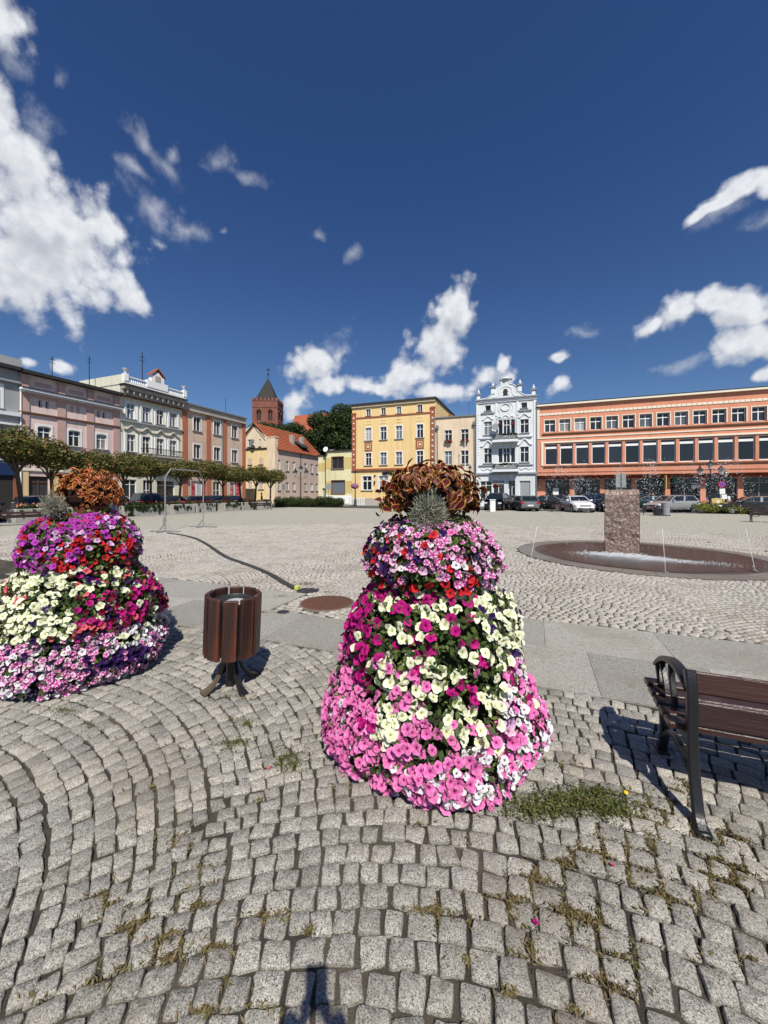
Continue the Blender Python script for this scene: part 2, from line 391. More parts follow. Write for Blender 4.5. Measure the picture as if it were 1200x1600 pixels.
STRIP0, STRIP1 = 3.54, 5.41       # the smooth granite band
FAR_R = 21.0
# soil sheet, road, pavements
def sheet(name, x0, x1, y0, y1, z, m, label=None):
    o = MB().quad((x0, y0, z), (x1, y0, z), (x1, y1, z), (x0, y1, z)).build(name, m); tag(o, label=label, kind='structure'); return o
sheet('ground', -1500, 1500, -1500, 1500, -.045, M['asphalt'])
sheet('square_bedding', -30, 40, -8, 40, -.014, M['joint'])
sheet('road', -34.6, 60, 38.8, 46.6, -.006, M['asphalt'])
sheet('side_road', -34.6, -29.0, -10, 38.8, -.002, M['asphalt'])
def far_plaza():
    # annular sector sheet beyond the modelled setts, as a polygon fan with a hole for the near part
    v = []; f = []; n = 72
    for k in range(n + 1):
        t = 2 * pi * k / n
        x, y = cos(t), sin(t)
        lim = []
        if x > 1e-6: lim.append(40 / x)
        if x < -1e-6: lim.append(-29.0 / x)
        if y > 1e-6: lim.append(38.8 / y)
        if y < -1e-6: lim.append(-10 / y)
        r1 = min(lim); r0 = min(FAR_R, r1 - .1)
        v += [(x * r0, y * r0, 0), (x * r1, y * r1, 0)]
        if k: b = 2 * k; f.append((b - 2, b - 1, b + 1, b))
    o = MB().add(v, f).build('plaza', M['plaza_far']); tag(o, kind='structure')
far_plaza()
pv = pmat('pavement_slabs', (.30, .29, .27), .9, .15, 1.2, .2)
o = MB().box(-60, 60, 46.6, 60, -.03, .10).build('pavement', pv); tag(o, kind='structure')
o = MB().box(-48, -34.6, -20, 41.0, -.03, .10).build('pavement', pv); tag(o, kind='structure')
o = MB().bbox(-29.2, -24.9, 11, 38.6, -.03, .012, .005).build('path', pv); tag(o, kind='structure')

# --- setts in arc bond
ARC_R, HALF, PITCH, A0 = 2.6, 1.84, .104, .30
BIN = ground(360, 1071); TOW1 = at_depth(675, 2.66); TOW1.z = 0; TOW2 = at_depth(129, 3.68); TOW2.z = 0
FOUNT = Vector((6.9 * cY - 10.4 * sY, 6.9 * sY + 10.4 * cY, 0)); FR = 2.62
MAN = ground(511, 942)
def setts(y_lo, y_hi, keep, sz=1.0, gap=.0085):
    res = []
    for k in range(-8, 9):
        ac = A0 + k * 2 * HALF
        yj = y_lo - ARC_R - .3 + (.05 * (k % 2))
        j = 0
        while yj < y_hi:
            t = -R(45.2) + random.random() * .03
            yj_w = random.gauss(0, .003)
            while t < R(45.2):
                wdt = random.uniform(.080, .128) * (1 - .12 * abs(t))
                tm = t + wdt / 2 / ARC_R
                h = PITCH * cos(tm)
                x = ac + (ARC_R + h / 2) * sin(tm) + random.gauss(0, .003); y = random.gauss(0, .0035) + yj + yj_w + (ARC_R + h / 2) * cos(tm) 
                if abs(x - ac) < HALF + .01 and y_lo < y < y_hi and keep(x, y):
                    res.append((x, y, wdt - gap, h - gap, -tm + random.gauss(0, .075)))
                t += wdt / ARC_R
            yj += PITCH; j += 1
    return res
def cam_xy(x, y): return x * cY + y * sY, -x * sY + y * cY      # camera-frame right, forward
def keep_near(x, y):
    X, Y = cam_xy(x, y)
    return abs(X) < 1.12 * max(Y, 0) + 3.4 and Y > -1.6
near = [s for s in setts(-2.6, STRIP0 - .01, keep_near)]
def keep_far(x, y):
    X, Y = cam_xy(x, y)
    if y < STRIP1 + .05 and not (-3.46 < x < -1.34): return False
    return abs(X) < 1.05 * Y + 3.4 and x * x + y * y < (FAR_R + .1) ** 2 and x > -24 and (Vector((x, y, 0)) - FOUNT).length > FR + .52 and (Vector((x, y, 0)) - MAN).length > .42
far = setts(4.5, FAR_R + .2, keep_far, gap=.009)
def outline(n, rough):
    """rounded, slightly crooked square within +-.5"""
    pts = []
    cj = [(random.gauss(0, .035 * rough), random.gauss(0, .035 * rough)) for _ in range(4)]
    cs = [(-.5, -.5), (.5, -.5), (.5, .5), (-.5, .5)]
    cut = [random.uniform(.06, .20) for _ in range(4)]
    for i, (cx, cy_) in enumerate(cs):
        px, py = cs[i - 1]; nx, ny = cs[(i + 1) % 4]
        jx, jy = cj[i]
        c = cut[i]
        a = (cx + (px - cx) * c + jx, cy_ + (py - cy_) * c + jy); b = (cx + (nx - cx) * c + jx, cy_ + (ny - cy_) * c + jy)
        mid = (cx * (1 - c * .45) + jx, cy_ * (1 - c * .45) + jy)
        if n == 12: pts += [a, mid, b]
        elif n == 16:
            e = ((cx + nx) / 2 + random.gauss(0, .012), (cy_ + ny) / 2 + random.gauss(0, .012)); pts += [a, mid, b, e]
        else: pts += [a, b]
    return np.array(pts)
def stone_arrays(n):
    O = outline(n, 1.0); tilt = np.array([random.gauss(0, .05), random.gauss(0, .05)]); h0 = random.gauss(0, .0025)
    rings = [(1.0, -.05), (1.0, -.010), (.965, -.0025), (.89, .0)]
    V = []
    for s, z in rings:
        for p in O: V.append((p[0] * s, p[1] * s, z + h0 + (p @ tilt) * .1 * (z > -.04) + (random.gauss(0, .0008) if z > -.01 else 0)))
    V.append((random.gauss(0, .05), random.gauss(0, .05), .0025 + h0))
    F = []
    for r in range(3):
        for i in range(n):
            i2 = (i + 1) % n; F.append((r * n + i, r * n + i2, (r + 1) * n + i2, (r + 1) * n + i))
    c = 4 * n
    for i in range(n): F.append((3 * n + i, 3 * n + (i + 1) % n, c, c))
    return np.array(V), F
def place_stones(lst, n, variants):
    VV = []; TR = []; off = 0
    for (x, y, w_, h_, a) in lst:
        V, F = random.choice(variants)
        P = V * np.array([w_, h_, 1]); ca, sa = cos(a), sin(a)
        Q = np.stack([P[:, 0] * ca - P[:, 1] * sa + x, P[:, 0] * sa + P[:, 1] * ca + y, P[:, 2]], 1)
        VV.append(Q); TR.append(F + off); off += len(V)
    return np.concatenate(VV), np.concatenate(TR)
def tri(F):
    t = []
    for f in F:
        if f[2] == f[3]: t.append(f[:3])
        else: t += [(f[0], f[1], f[2]), (f[0], f[2], f[3])]
    return np.array(t)
square = empty('square', (0, 0, 0)); square['kind'] = 'structure'
near.sort(key=lambda s: (s[0] ** 2 + s[1] ** 2 + 2.7) / (1 if (lambda q: q[1] > .7 and abs(q[0]) < 1.05 * q[1] and 990 / q[1] + 771 < 1640)(cam_xy(s[0], s[1])) else 1e-3))
ind, rest = near[:290], near[290:]
vm = []
for i in range(24):
    V, F = stone_arrays(16); vm.append(np_mesh('cobblestone', V, tri(F), M['sett'], smooth=False))
for (x, y, w_, h_, a) in ind:
    o = bpy.data.objects.new('cobblestone', random.choice(vm)); C.objects.link(o); o.parent = square
    o.location = (x, y, random.gauss(0, .002)); o.rotation_euler = (0, 0, a + random.choice((0, pi))); o.scale = (w_, h_, 1)
vs = [(lambda r: (r[0], tri(r[1])))(stone_arrays(12)) for _ in range(40)]
V, F = place_stones(rest, 12, vs)
o = obj('cobblestones', np_mesh('cobblestones', V, F, M['sett']), square); o['kind'] = 'stuff'
def far_arrays():
    O = outline(8, 1.1); h0 = random.gauss(0, .002); V = []
    for s, z in ((1.0, -.02), (.84, 0)):
        for p in O: V.append((p[0] * s, p[1] * s, z + h0 + (random.gauss(0, .0012) if z == 0 else 0)))
    V.append((0, 0, .004 + h0)); F = []
    for i in range(8):
        i2 = (i + 1) % 8; F += [(i, i2, 8 + i2), (i, 8 + i2, 8 + i), (8 + i, 8 + i2, 16)]
    return np.array(V), np.array(F)
vf = [far_arrays() for _ in range(30)]
V, F = place_stones(far, 8, vf)
o = obj('cobblestones', np_mesh('cobblestones', V, F, M['sett_far']), square); o['kind'] = 'stuff'
# --- smooth granite band of big slabs, three rows
band = empty('paving_band', (0, 0, 0)); band['kind'] = 'structure'
NOTCH = (-3.5, -1.3, 4.47)
for y0, y1, spans in ((STRIP0, 4.47, [(-9.5, 18)]), (4.47, STRIP1, [(-10.1, NOTCH[0]), (NOTCH[1], 18)])):
    for xa, xb in spans:
        x = xa
        while x < xb - .01:
            L = min(random.choice((1.0, 1.2, 1.4)), xb - x)
            if xb - x - L < .3: L = xb - x
            X, Y = cam_xy(x + L / 2, (y0 + y1) / 2)
            if abs(X) < 1.1 * max(Y, 0) + 8: MB().bbox(x + .0012, x + L - .0012, y0 + .0012, y1 - .0012, -.04, .004 + random.gauss(0, .0005), .0018).build('paving_slab', M['slab'], band)
            x += L
# ------------------------------------------------------------------ buildings
FB = 48.2      # plane of the far row of facades
LA = -36.5     # plane of the left row of facades
def wall_mesh(W, H, ops, D, depth=.22, y0=0.0, sides=True, z0=0.0, x0=0.0):
    """front wall with real openings and reveals, plus side and back walls; arch = rise of a segmental head"""
    mb = MB()
    xs = sorted({x0, W, *[o['x0'] for o in ops], *[o['x1'] for o in ops]}); zs = sorted({z0, H, *[o['z0'] for o in ops], *[o['z1'] for o in ops]})
    xs = [x for x in xs if x0 <= x <= W]; zs = [z for z in zs if z0 <= z <= H]
    for i in range(len(xs) - 1):
        for j in range(len(zs) - 1):
            cx, cz = (xs[i] + xs[i + 1]) / 2, (zs[j] + zs[j + 1]) / 2
            if any(o['x0'] < cx < o['x1'] and o['z0'] < cz < o['z1'] for o in ops): continue
            mb.quad((xs[i], y0, zs[j]), (xs[i + 1], y0, zs[j]), (xs[i + 1], y0, zs[j + 1]), (xs[i], y0, zs[j + 1]))
    for o in ops:
        a, b, c, d = o['x0'], o['x1'], o['z0'], o['z1']; ar = o.get('arch', 0); y1 = y0 + o.get('depth', depth)
        mb.quad((a, y0, c), (b, y0, c), (b, y1, c), (a, y1, c)); mb.quad((a, y0, c), (a, y1, c), (a, y1, d), (a, y0, d)); mb.quad((b, y0, c), (b, y0, d), (b, y1, d), (b, y1, c))
        if not ar: mb.quad((a, y0, d), (a, y1, d), (b, y1, d), (b, y0, d))
        else:
            n = 8; m = (a + b) / 2; pts = [(m - (b - a) / 2 * cos(pi * k / n), d - ar + ar * sin(pi * k / n)) for k in range(n + 1)]
            for k in range(n):
                p, q = pts[k], pts[k + 1]
                mb.quad((p[0], y0, p[1]), (q[0], y0, q[1]), (q[0], y0, d), (p[0], y0, d))
                mb.quad((p[0], y0, p[1]), (p[0], y1, p[1]), (q[0], y1, q[1]), (q[0], y0, q[1]))
    if sides:
        mb.quad((x0, y0, z0), (x0, y0 + D, z0), (x0, y0 + D, H), (x0, y0, H)); mb.quad((W, y0, z0), (W, y0, H), (W, y0 + D, H), (W, y0 + D, z0))
        mb.quad((x0, y0 + D, z0), (W, y0 + D, z0), (W, y0 + D, H), (x0, y0 + D, H)); mb.quad((x0, y0, H), (W, y0, H), (W, y0 + D, H), (x0, y0 + D, H))
    return mb
WCACHE = {}
def window(parent, o, y0=0.0):
    """o: x0 x1 z0 z1, style, frame, glass, sur (surround width), sill"""
    w_, h_ = round(o['x1'] - o['x0'], 2), round(o['z1'] - o['z0'], 2); st = o.get('style', 'cross'); ar = o.get('arch', 0)
    fm = o.get('frame', 'white'); sur = o.get('sur', 0); sill = o.get('sill', 0.04); dp = o.get('depth', .22); sm = o.get('surmat', fm); rev = o.get('rev', False)
    key = (w_, h_, st, ar, fm, sur, sill, dp, sm)
    t = o.get('t', .055)
    yg = dp - .07
    if key not in WCACHE:
        mb = MB(); hw = w_ / 2
        mb.box(-hw, -hw + t, yg - .03, yg + .05, 0, h_); mb.box(hw - t, hw, yg - .03, yg + .05, 0, h_)
        mb.box(-hw + t, hw - t, yg - .03, yg + .05, 0, t); mb.box(-hw + t, hw - t, yg - .03, yg + .05, h_ - t - ar * .35, h_)
        if st in ('cross', 'two', 'T', 'split'): mb.box(-t * .6, t * .6, yg - .045, yg + .04, t, h_ - t)
        if st in ('cross', 'T'): mb.box(-hw + t, hw - t, yg - .05, yg + .035, h_ * .63, h_ * .63 + t * 1.2)
        if st == 'big':
            mb.box(-hw + t, hw - t, yg - .06, yg + .03, h_ * .775, h_ * .875)
        if st == 'shop': mb.box(-hw + t, hw - t, yg - .05, yg + .035, h_ * .75, h_ * .75 + t); mb.box(-t * .6, t * .6, yg - .045, yg + .04, t, h_ - t)
        if sur:
            mb.box(-hw - sur, -hw, -.035, dp * .3, -.0, h_ + sur, 1); mb.box(hw, hw + sur, -.035, dp * .3, 0, h_ + sur, 1)
            mb.box(-hw, hw, -.035, -.002 if ar else dp * .3, h_, h_ + sur, 1)
            if ar:
                n = 8; pts = [(-hw * cos(pi * k / n), h_ - ar + ar * sin(pi * k / n)) for k in range(n + 1)]
                for k in range(n):
                    p, q = pts[k], pts[k + 1]; mb.add([(p[0], -.034, p[1]), (q[0], -.034, q[1]), (q[0], -.034, h_), (p[0], -.034, h_)], [(0, 1, 2, 3)], 1)
        if sill: mb.box(-hw - sur - .06, hw + sur + .06, -.13, dp * .5, -.07, -.002, 2)
        fr = mb.mesh('window', [M[fm], M[sm], M[o.get('sillmat', 'zinc')]])
        pn = MB()
        pn.box(-hw + t * .5, hw - t * .5, yg, yg + .02, t * .5, h_ - t * .5).box(-hw - .3, hw + .3, dp + .001, dp + .02, -.2, h_ + .2, 1)
        WCACHE[key] = (fr, {})
        WCACHE[key][1]['src'] = pn
    fr, panes = WCACHE[key]
    g = o.get('glass') or random.choices(['glass', 'glass2', 'glass3'], [5, 3, 1.2])[0]
    if g not in panes: panes[g] = panes['src'].mesh('pane', [M[g], M['roof_dark']])
    f = obj('window', fr, parent, ((o['x0'] + o['x1']) / 2, y0, o['z0'])); obj('pane', panes[g], f)
    return f
def house(name, label, origin, rz, W, H, D, wallm, ops, cat='building', **kw):
    root = empty(name, origin, rz, label, cat)
    wall_mesh(W, H, ops, D, **kw).build('wall', wallm, root)
    for o in ops:
        if o.get('style') != 'void': window(root, o, kw.get('y0', 0))
    return root
def row(x_list, w_, z0, z1, **kw): return [dict(x0=x, x1=x + w_, z0=z0, z1=z1, **kw) for x in x_list]
def part(name, mats, parent, *boxes, smooth=False):      # every box is a piece of its own
    o = None
    for b in boxes: o = MB().box(*b).build(name, mats, parent, smooth)
    return o
def lettering(text, size, m, parent, x, y, z, depth=.03, align='LEFT', rx=R(90), bold=0.01):
    c = bpy.data.curves.new('lettering', 'FONT'); c.body = text; c.size = size; c.extrude = depth; c.offset = bold; c.align_x = align
    o = bpy.data.objects.new('lettering', c); C.objects.link(o); o.parent = parent; o.location = (x, y, z); o.rotation_euler = (rx, 0, 0)
    c.materials.append(m); dg = bpy.context.evaluated_depsgraph_get(); me = bpy.data.meshes.new_from_object(o.evaluated_get(dg))
    m2 = obj('lettering', me, parent); m2.matrix_local = Matrix.Translation((x, y, z)) @ Matrix.Rotation(rx, 4, 'X'); bpy.data.objects.remove(o); return m2

plaster = lambda n, c, c2=None, a=.35: pmat(n, c, .9, .07, .8, .18, 30, col2=c2 or tuple(x * .72 for x in c), c2amt=a, c2scale=.45, streak=.38)
M['yellow'] = plaster('yellow_plaster', (.78, .57, .27), (.72, .53, .28))
M['yellow_pale'] = plaster('pale_yellow_plaster', (.80, .62, .33))
M['brickred'] = plaster('red_brown_trim', (.33, .11, .06))
M['creamwall'] = plaster('peach_cream_plaster', (.74, .60, .43))
M['whitewall'] = plaster('bluish_white_plaster', (.70, .73, .74), (.52, .55, .56), .4)
M['whitetrim'] = pmat('stucco_trim', (.72, .75, .77), .8, .08, 3, .2)
M['greytrim'] = pmat('grey_ledge', (.30, .32, .34), .8, .12, 3, .2)
M['orange'] = plaster('orange_plaster', (.66, .28, .175), (.52, .21, .13), .4)
M['orange_shade'] = plaster('shaded_orange_plaster', (.30, .07, .035))  # orange plaster with the shade of the overhang put into its colour
M['pinkwall'] = plaster('pale_pink_plaster', (.76, .60, .55))
M['pinkdark'] = plaster('dusky_pink_plaster', (.54, .36, .32))
M['creamgreen'] = plaster('cream_green_plaster', (.70, .69, .55), (.55, .53, .42))
M['beigewall'] = plaster('worn_salmon_plaster', (.62, .47, .36), (.42, .34, .28), .6)
M['beigepil'] = plaster('red_brown_pilaster', (.42, .15, .085), (.33, .13, .08))
M['greywall'] = plaster('grey_plaster', (.36, .37, .37))
M['stone_band'] = plaster('stone_band', (.42, .38, .33), (.25, .23, .20), .6)
M['mauve'] = plaster('mauve_plaster', (.60, .47, .39), (.46, .36, .30), .4)
M['lime'] = plaster('lime_cream_plaster', (.74, .68, .42))
M['ochre'] = plaster('ochre_panel', (.60, .47, .19))
M['brownframe'] = pmat('brown_window_frame', (.12, .055, .025), .6)
M['blue_sign'] = pmat('blue_sign', (.018, .035, .11), .5, .05)
M['green_sign'] = pmat('green_sign', (.02, .22, .11), .5, .05)
M['posters'] = pmat('red_posters', (.42, .02, .04), .5, .5, 3, 0, col2=(.6, .6, .58), c2scale=2)
M['terracotta'] = pmat('terracotta', (.22, .07, .04), .8)
M['leaf_dark'] = None
ww = M['white']

# ---- yellow town house with restaurant
X0 = -23.75; Wd = 11.86
xs1 = [x - X0 for x in (-21.72, -19.5, -17.3, -14.4)]
ops = row([x + .1 for x in xs1], .66, 12.28, 13.2, style='two', sur=.05) + row([x for x in xs1], .88, 8.9, 10.65, sur=.12) + row([x for x in xs1], .88, 5.5, 7.2, sur=.12)
ops += [dict(x0=1.56, x1=2.95, z0=2.08, z1=4.03, sur=.14, t=.09), dict(x0=4.0, x1=5.4, z0=2.08, z1=4.03, sur=.14, t=.09), dict(x0=6.4, x1=7.5, z0=.1, z1=3.1, style='T', frame='brownframe', depth=.35, sill=0), dict(x0=8.7, x1=10.1, z0=2.08, z1=4.03, sur=.14, t=.09)]
yh = house('restaurant_house', 'yellow four storey house with red brown trim and restaurant lettering', (X0, FB, 0), 0, Wd, 13.75, 12, M['yellow'], ops)
part('roof', M['roof_dark'], yh, (-.15, Wd + .15, -.35, 12.1, 13.75, 14.0)); part('cornice', M['creamwall'], yh, (0, Wd, -.22, 0, 13.5, 13.747))
part('string_course', M['brickred'], yh, (.62, 11.2, -.08, 0, 11.98, 12.16)); part('string_course', M['brickred'], yh, (-.02, Wd, -.22, 0, 4.78, 5.03)); part('plinth', M['stone_band'], yh, (0, 6.35, -.05, 0, 0, 1.0), (7.55, Wd, -.05, 0, 0, 1.0))
for px in (.0, 11.2):
    p = part('pilaster', M['brickred'], yh, (px, px + .6, -.12, 0, 5.03, 12.6), (px - .04, px + .64, -.17, 0, 12.6, 12.8)); z = 5.5
    while z < 12.4: part('pilaster_stud', M['cream'], p, (px + .2, px + .4, -.16, -.118, z, z + .2)); z += .72
for i in (0, 3):
    x = xs1[i]; p = part('relief_panel', M['brickred'], yh, (x - .1, x + .98, -.07, 0, 7.45, 8.62)); part('panel_square', M['yellow_pale'], p, (x + .1, x + .78, -.085, -.068, 7.65, 8.42)); part('panel_square', M['brickred'], p, (x + .17, x + .71, -.10, -.084, 7.72, 8.35)); part('panel_stone', M['cream'], p, (x + .31, x + .57, -.13, -.099, 7.9, 8.17))
for x in xs1: part('window_frieze', M['yellow_pale'], yh, (x - .05, x + .93, -.04, 0, 11.5, 11.62), (x - .05, x + .07, -.04, 0, 11.05, 11.5), (x + .81, x + .93, -.04, 0, 11.05, 11.5), (x + .2, x + .68, -.04, 0, 11.1, 11.17), (x + .36, x + .52, -.04, 0, 11.17, 11.35))
lettering('RESTAURACJA', .47, M['black'], yh, 4.55, -.1, 4.2, bold=.035)
part('wall_lamp', M['black'], yh, (3.35, 3.5, -.25, -.02, 3.0, 3.35)); MB().lathe([(.02, 0), (.14, .02), (.14, .1), (.02, .12)], 10, (3.45, -.08, 4.05)).build('alarm_disc', M['brownframe'], yh)
MB().tube([(11.75, -.1, .1), (11.75, -.1, 11.5)], .05, 6).build('downpipe', M['zinc'], yh)
# ---- small lime cream house left of it
X0 = -29.35
ops = [dict(x0=2.4, x1=4.2, z0=5.15, z1=6.8, style='two', frame='brownframe', sur=.1, glass='glass', t=.1), dict(x0=2.35, x1=4.4, z0=1.68, z1=3.45, style='plain', frame='brownframe', sur=.1, glass='glass2', t=.08)]
lh = house('lime_house', 'low flat roofed cream and ochre house beside the yellow house', (X0, FB, 0), 0, 5.58, 7.65, 9, M['lime'], [dict(o, x0=o['x0'], x1=o['x1']) for o in ops], x0=1.4)
wall_mesh(1.39, 7.1, [dict(x0=.65, x1=1.25, z0=0, z1=2.4, depth=.3)], 8, y0=.25).build('side_wing', M['lime'], lh)
window(lh, dict(x0=.65, x1=1.25, z0=0.02, z1=2.4, style='plain', sill=0, glass='glass3', depth=.3), .25)
part('roof', M['roof_dark'], lh, (1.3, 5.6, -.2, 9, 7.65, 7.78), (-.1, 1.3, .1, 8.4, 7.1, 7.22))
part('ochre_band', M['ochre'], lh, (1.401, 2.25, -.012, 0, 5.1, 6.75), (4.35, 5.57, -.012, 0, 5.1, 6.75), (1.401, 2.2, -.012, 0, 1.7, 3.4), (4.55, 5.57, -.012, 0, 1.7, 3.4), (0, 1.35, .238, .25, 4.85, 6.05))
part('doorstep', M['concrete'], lh, (1.5, 5.5, -1.2, -.02, 0.1, .25))
part('plinth', M['white'], lh, (1.4, 5.57, -.04, 0, .1, 1.3))
MB().tube([(1.36, -.06, .2), (1.36, -.06, 7.4)], .055, 6).build('downpipe', M['darkmetal'], lh)
part('chimney', M['stone_band'], lh, (.2, .9, 3, 3.7, 7.2, 8.3))
d = MB(); d.lathe([(.01, 0), (.25, .05), (.38, .16)], 14, M=Matrix.Translation((1.6, -.3, 7.9)) @ Matrix.Rotation(R(75), 4, 'X')); d.tube([(1.6, -.2, 7.6), (1.6, -.2, 7.95)], .03, 5).build('satellite_dish', ww, lh)
# ---- peach house between yellow and white
X0 = -11.87
ops = [dict(x0=x, x1=x + .92, z0=z, z1=z + h, style=s, sur=.02, sill=.04) for x in (1.15, 3.22) for z, h, s in ((8.25, 1.42, 'cross'), (5.3, 1.72, 'cross'), (1.5, 2.0, 'T'))]
ph = house('peach_house', 'plain peach cream house with red flower boxes between yellow and white houses', (X0 + .02, FB + .02, 0), 0, 5.05, 11.25, 10, M['creamwall'], ops)
part('roof', M['zinc'], ph, (-.02, 5.06, -.16, 10, 11.25, 11.38))
for x, z in ((.22, 9.9), (4.85, 10.1)):
    MB().box(x - .16, x + .16, -.32, -.02, z, z + .4).tube([(x, -.15, z), (x, -.1, z - .4), (x + .05, -.08, .2)], .055, 6).build('rain_hopper', M['grey_metal'], ph)
part('antenna', M['darkmetal'], ph, (3.86, 3.9, 2, 2.04, 11.3, 13.5))
MB().ball((1.5, 2, 11.6), .45, 12).build('vent_dome', M['terracotta'], ph)
# ---- white art nouveau house
X0 = -6.78; Wd = 6.93
ops = [dict(x0=x, x1=x + .68, z0=11.72, z1=12.4, style='plain', glass='glass', sur=.07, sill=.05) for x in (1.08, 5.22)]
for x in (.93, 5.12):
    ops += [dict(x0=x, x1=x + .95, z0=8.78, z1=10.42, sur=.06), dict(x0=x, x1=x + .95, z0=5.33, z1=7.18, sur=.06)]
for x, w_ in ((2.62, .5), (3.2, .76), (4.04, .5)):
    ops += [dict(x0=x, x1=x + w_, z0=8.7, z1=10.5, style='T' if w_ > .6 else 'plain', glass='glass', sill=0), dict(x0=x, x1=x + w_, z0=5.33, z1=7.13, style='T' if w_ > .6 else 'plain', sill=0)]
ops += [dict(x0=.5, x1=1.85, z0=1.0, z1=3.15, style='shop', glass='glass', t=.06), dict(x0=2.02, x1=3.3, z0=1.0, z1=3.2, style='shop', glass='glass', t=.06), dict(x0=3.8, x1=4.56, z0=.1, z1=3.2, style='shop', glass='glass', depth=.5, sill=0), dict(x0=5.05, x1=6.25, z0=.9, z1=3.15, style='plain', frame='whitetrim', glass='glass3')]
wh = house('art_nouveau_house', 'white ornate narrow house with curved gable, finials and two balconies', (X0, FB, 0), 0, Wd, 13.0, 12, M['whitewall'], ops)
part('cornice', M['greytrim'], wh, (-.1, Wd + .12, -.34, .1, 13.0, 13.12)); part('cornice', M['whitetrim'], wh, (-.05, Wd + .06, -.22, 0, 12.82, 12.998), (-.02, Wd + .03, -.14, 0, 12.66, 12.818))
gp = [(.15, 13.12), (1.2, 13.2), (1.75, 13.5), (2.05, 13.95), (2.25, 14.35), (2.6, 14.62), (2.95, 14.72), (3.05, 15.25), (3.87, 15.25), (3.97, 14.72), (4.3, 14.62), (4.65, 14.35), (4.85, 13.95), (5.15, 13.5), (5.7, 13.2), (6.78, 13.12)]
MB().prism(gp, -.12, .25).build('gable', M['whitewall'], wh)
e = MB()
for a, b in zip(gp[:-1], gp[1:]): e.tube([(a[0], -.14, a[1]), (b[0], -.14, b[1])], .06, 5)
for r_, cz in ((.62, 13.85),):
    e.tube([(3.46 + r_ * 1.25 * cos(t), -.14, cz + r_ * sin(t)) for t in [pi * k / 12 for k in range(-1, 14)]], .045, 5)
for sg in (-1, 1):
    e.tube([(3.46 + sg * (1.25 - .5 * k / 12 * cos(k * .55)), -.14, 13.55 + .32 * sin(k * .55)) for k in range(13)], .035, 5)
e.build('gable_moulding', M['whitetrim'], wh, smooth=True)
g = MB(); g.prism([(3.46 + .30 * x, 13.75 + .42 * z) for x, z in ((-1, -.9), (1, -.9), (.72, -.2), (1.05, .25), (.6, .5), (.75, .95), (-.75, .95), (-.6, .5), (-1.05, .25), (-.72, -.2))], -.16, -.13).build('gable_vent', M['roof_dark'], wh)
part('gable_cap', M['greytrim'], wh, (2.72, 4.2, -.28, .35, 15.25, 15.36)); MB().lathe([(.5, 0), (.45, .1), (.2, .16), (.02, .18)], 12, (3.46, .03, 15.36)).build('gable_cap', M['whitetrim'], wh)
for x, zb in ((.3, 13.12), (2.0, 13.7), (5.1, 13.7), (6.6, 13.12)):
    zt = zb + (.6 if zb < 13.5 else .75)
    part('finial_pedestal', M['whitetrim'], wh, (x - .2, x + .2, -.22, .18, zb, zt)); f = part('finial_cap', M['greytrim'], wh, (x - .36, x + .36, -.36, .34, zt, zt + .1))
    MB().lathe([(.2, 0), (.1, .08), (.17, .2), (.15, .32), (.05, .4), (.08, .47), (.015, .6)], 10, (x, 0, zt + .1)).build('finial', M['whitetrim'], f, smooth=True)
part('chimney_pot', M['darkmetal'], wh, (.95, 1.25, 2, 2.3, 13.1, 13.9)); part('antenna', M['darkmetal'], wh, (.42, .46, 1, 1.04, 13.1, 14.9))
for x in (.02, 2.28, 4.7, 6.6): part('pilaster', M['whitetrim'], wh, (x, x + .26, -.07, 0, 3.9 if x in (.02, 6.6) else 11.0, 12.66))
part('string_course', M['greytrim'], wh, (-.05, Wd + .05, -.2, 0, 3.96, 4.14)); part('string_course', M['whitetrim'], wh, (-.02, Wd + .03, -.1, 0, 4.142, 4.3), (.35, 2.25, -.1, 0, 8.35, 8.5), (4.7, 6.5, -.1, 0, 8.35, 8.5))
part('window_ledge', M['greytrim'], wh, (.6, 2.2, -.16, 0, 11.38, 11.5), (4.85, 6.4, -.16, 0, 11.38, 11.5)); part('window_ledge', M['greytrim'], wh, (.55, 2.3, -.16, 0, 8.24, 8.35), (4.75, 6.4, -.16, 0, 8.24, 8.35)); part('window_ledge', M['greytrim'], wh, (.3, 2.3, -.14, 0, 4.98, 5.1), (4.75, 6.55, -.14, 0, 4.98, 5.1))
mo = MB()
def wave_hood(mb, cx, z, w_, h_, r_=.05):
    mb.tube([(cx + w_ * k / 10, -.07, z + h_ * (.5 + .5 * cos(pi * k / 10)) ** 1.3 + .06 * (abs(k) > 8)) for k in range(-10, 11)], r_, 5)
for cx in (1.4, 5.6): wave_hood(mo, cx, 7.35, .85, .7, .09); wave_hood(mo, cx, 10.6, .7, .42, .045); mo.tube([(cx, -.05, 11.0), (cx, -.05, 11.25)], .05, 5)
for cx, r_ in ((3.45, .34), (2.75, .2), (4.18, .2)): mo.tube([(cx + r_ * cos(t), -.05, 10.75 + r_ * .8 * sin(t)) for t in [pi * k / 10 for k in range(11)]], .05, 5)
mo.tube([(3.45 + .52 * cos(t), -.06, 12.0 + .42 * sin(t)) for t in [2 * pi * k / 24 for k in range(25)]], .055, 5, caps=False)
mo.tube([(3.45 + .85 * cos(t), -.04, 11.9 + .75 * sin(t)) for t in [-.5 + (pi + 1) * k / 20 for k in range(21)]], .035, 5)
for k in range(14): mo.ball((2.5 + .15 * k, -.03, 10.62 + .05 * (k % 3)), .05, 6)
for k in range(16): mo.ball((.25 + .03 * (k % 2), -.08, 6.4 + .33 * k), .07, 6)
for k in range(12): mo.ball((2.42, -.05, 8.9 + .17 * k), .06, 6).ball((4.72, -.05, 8.9 + .17 * k), .06, 6)
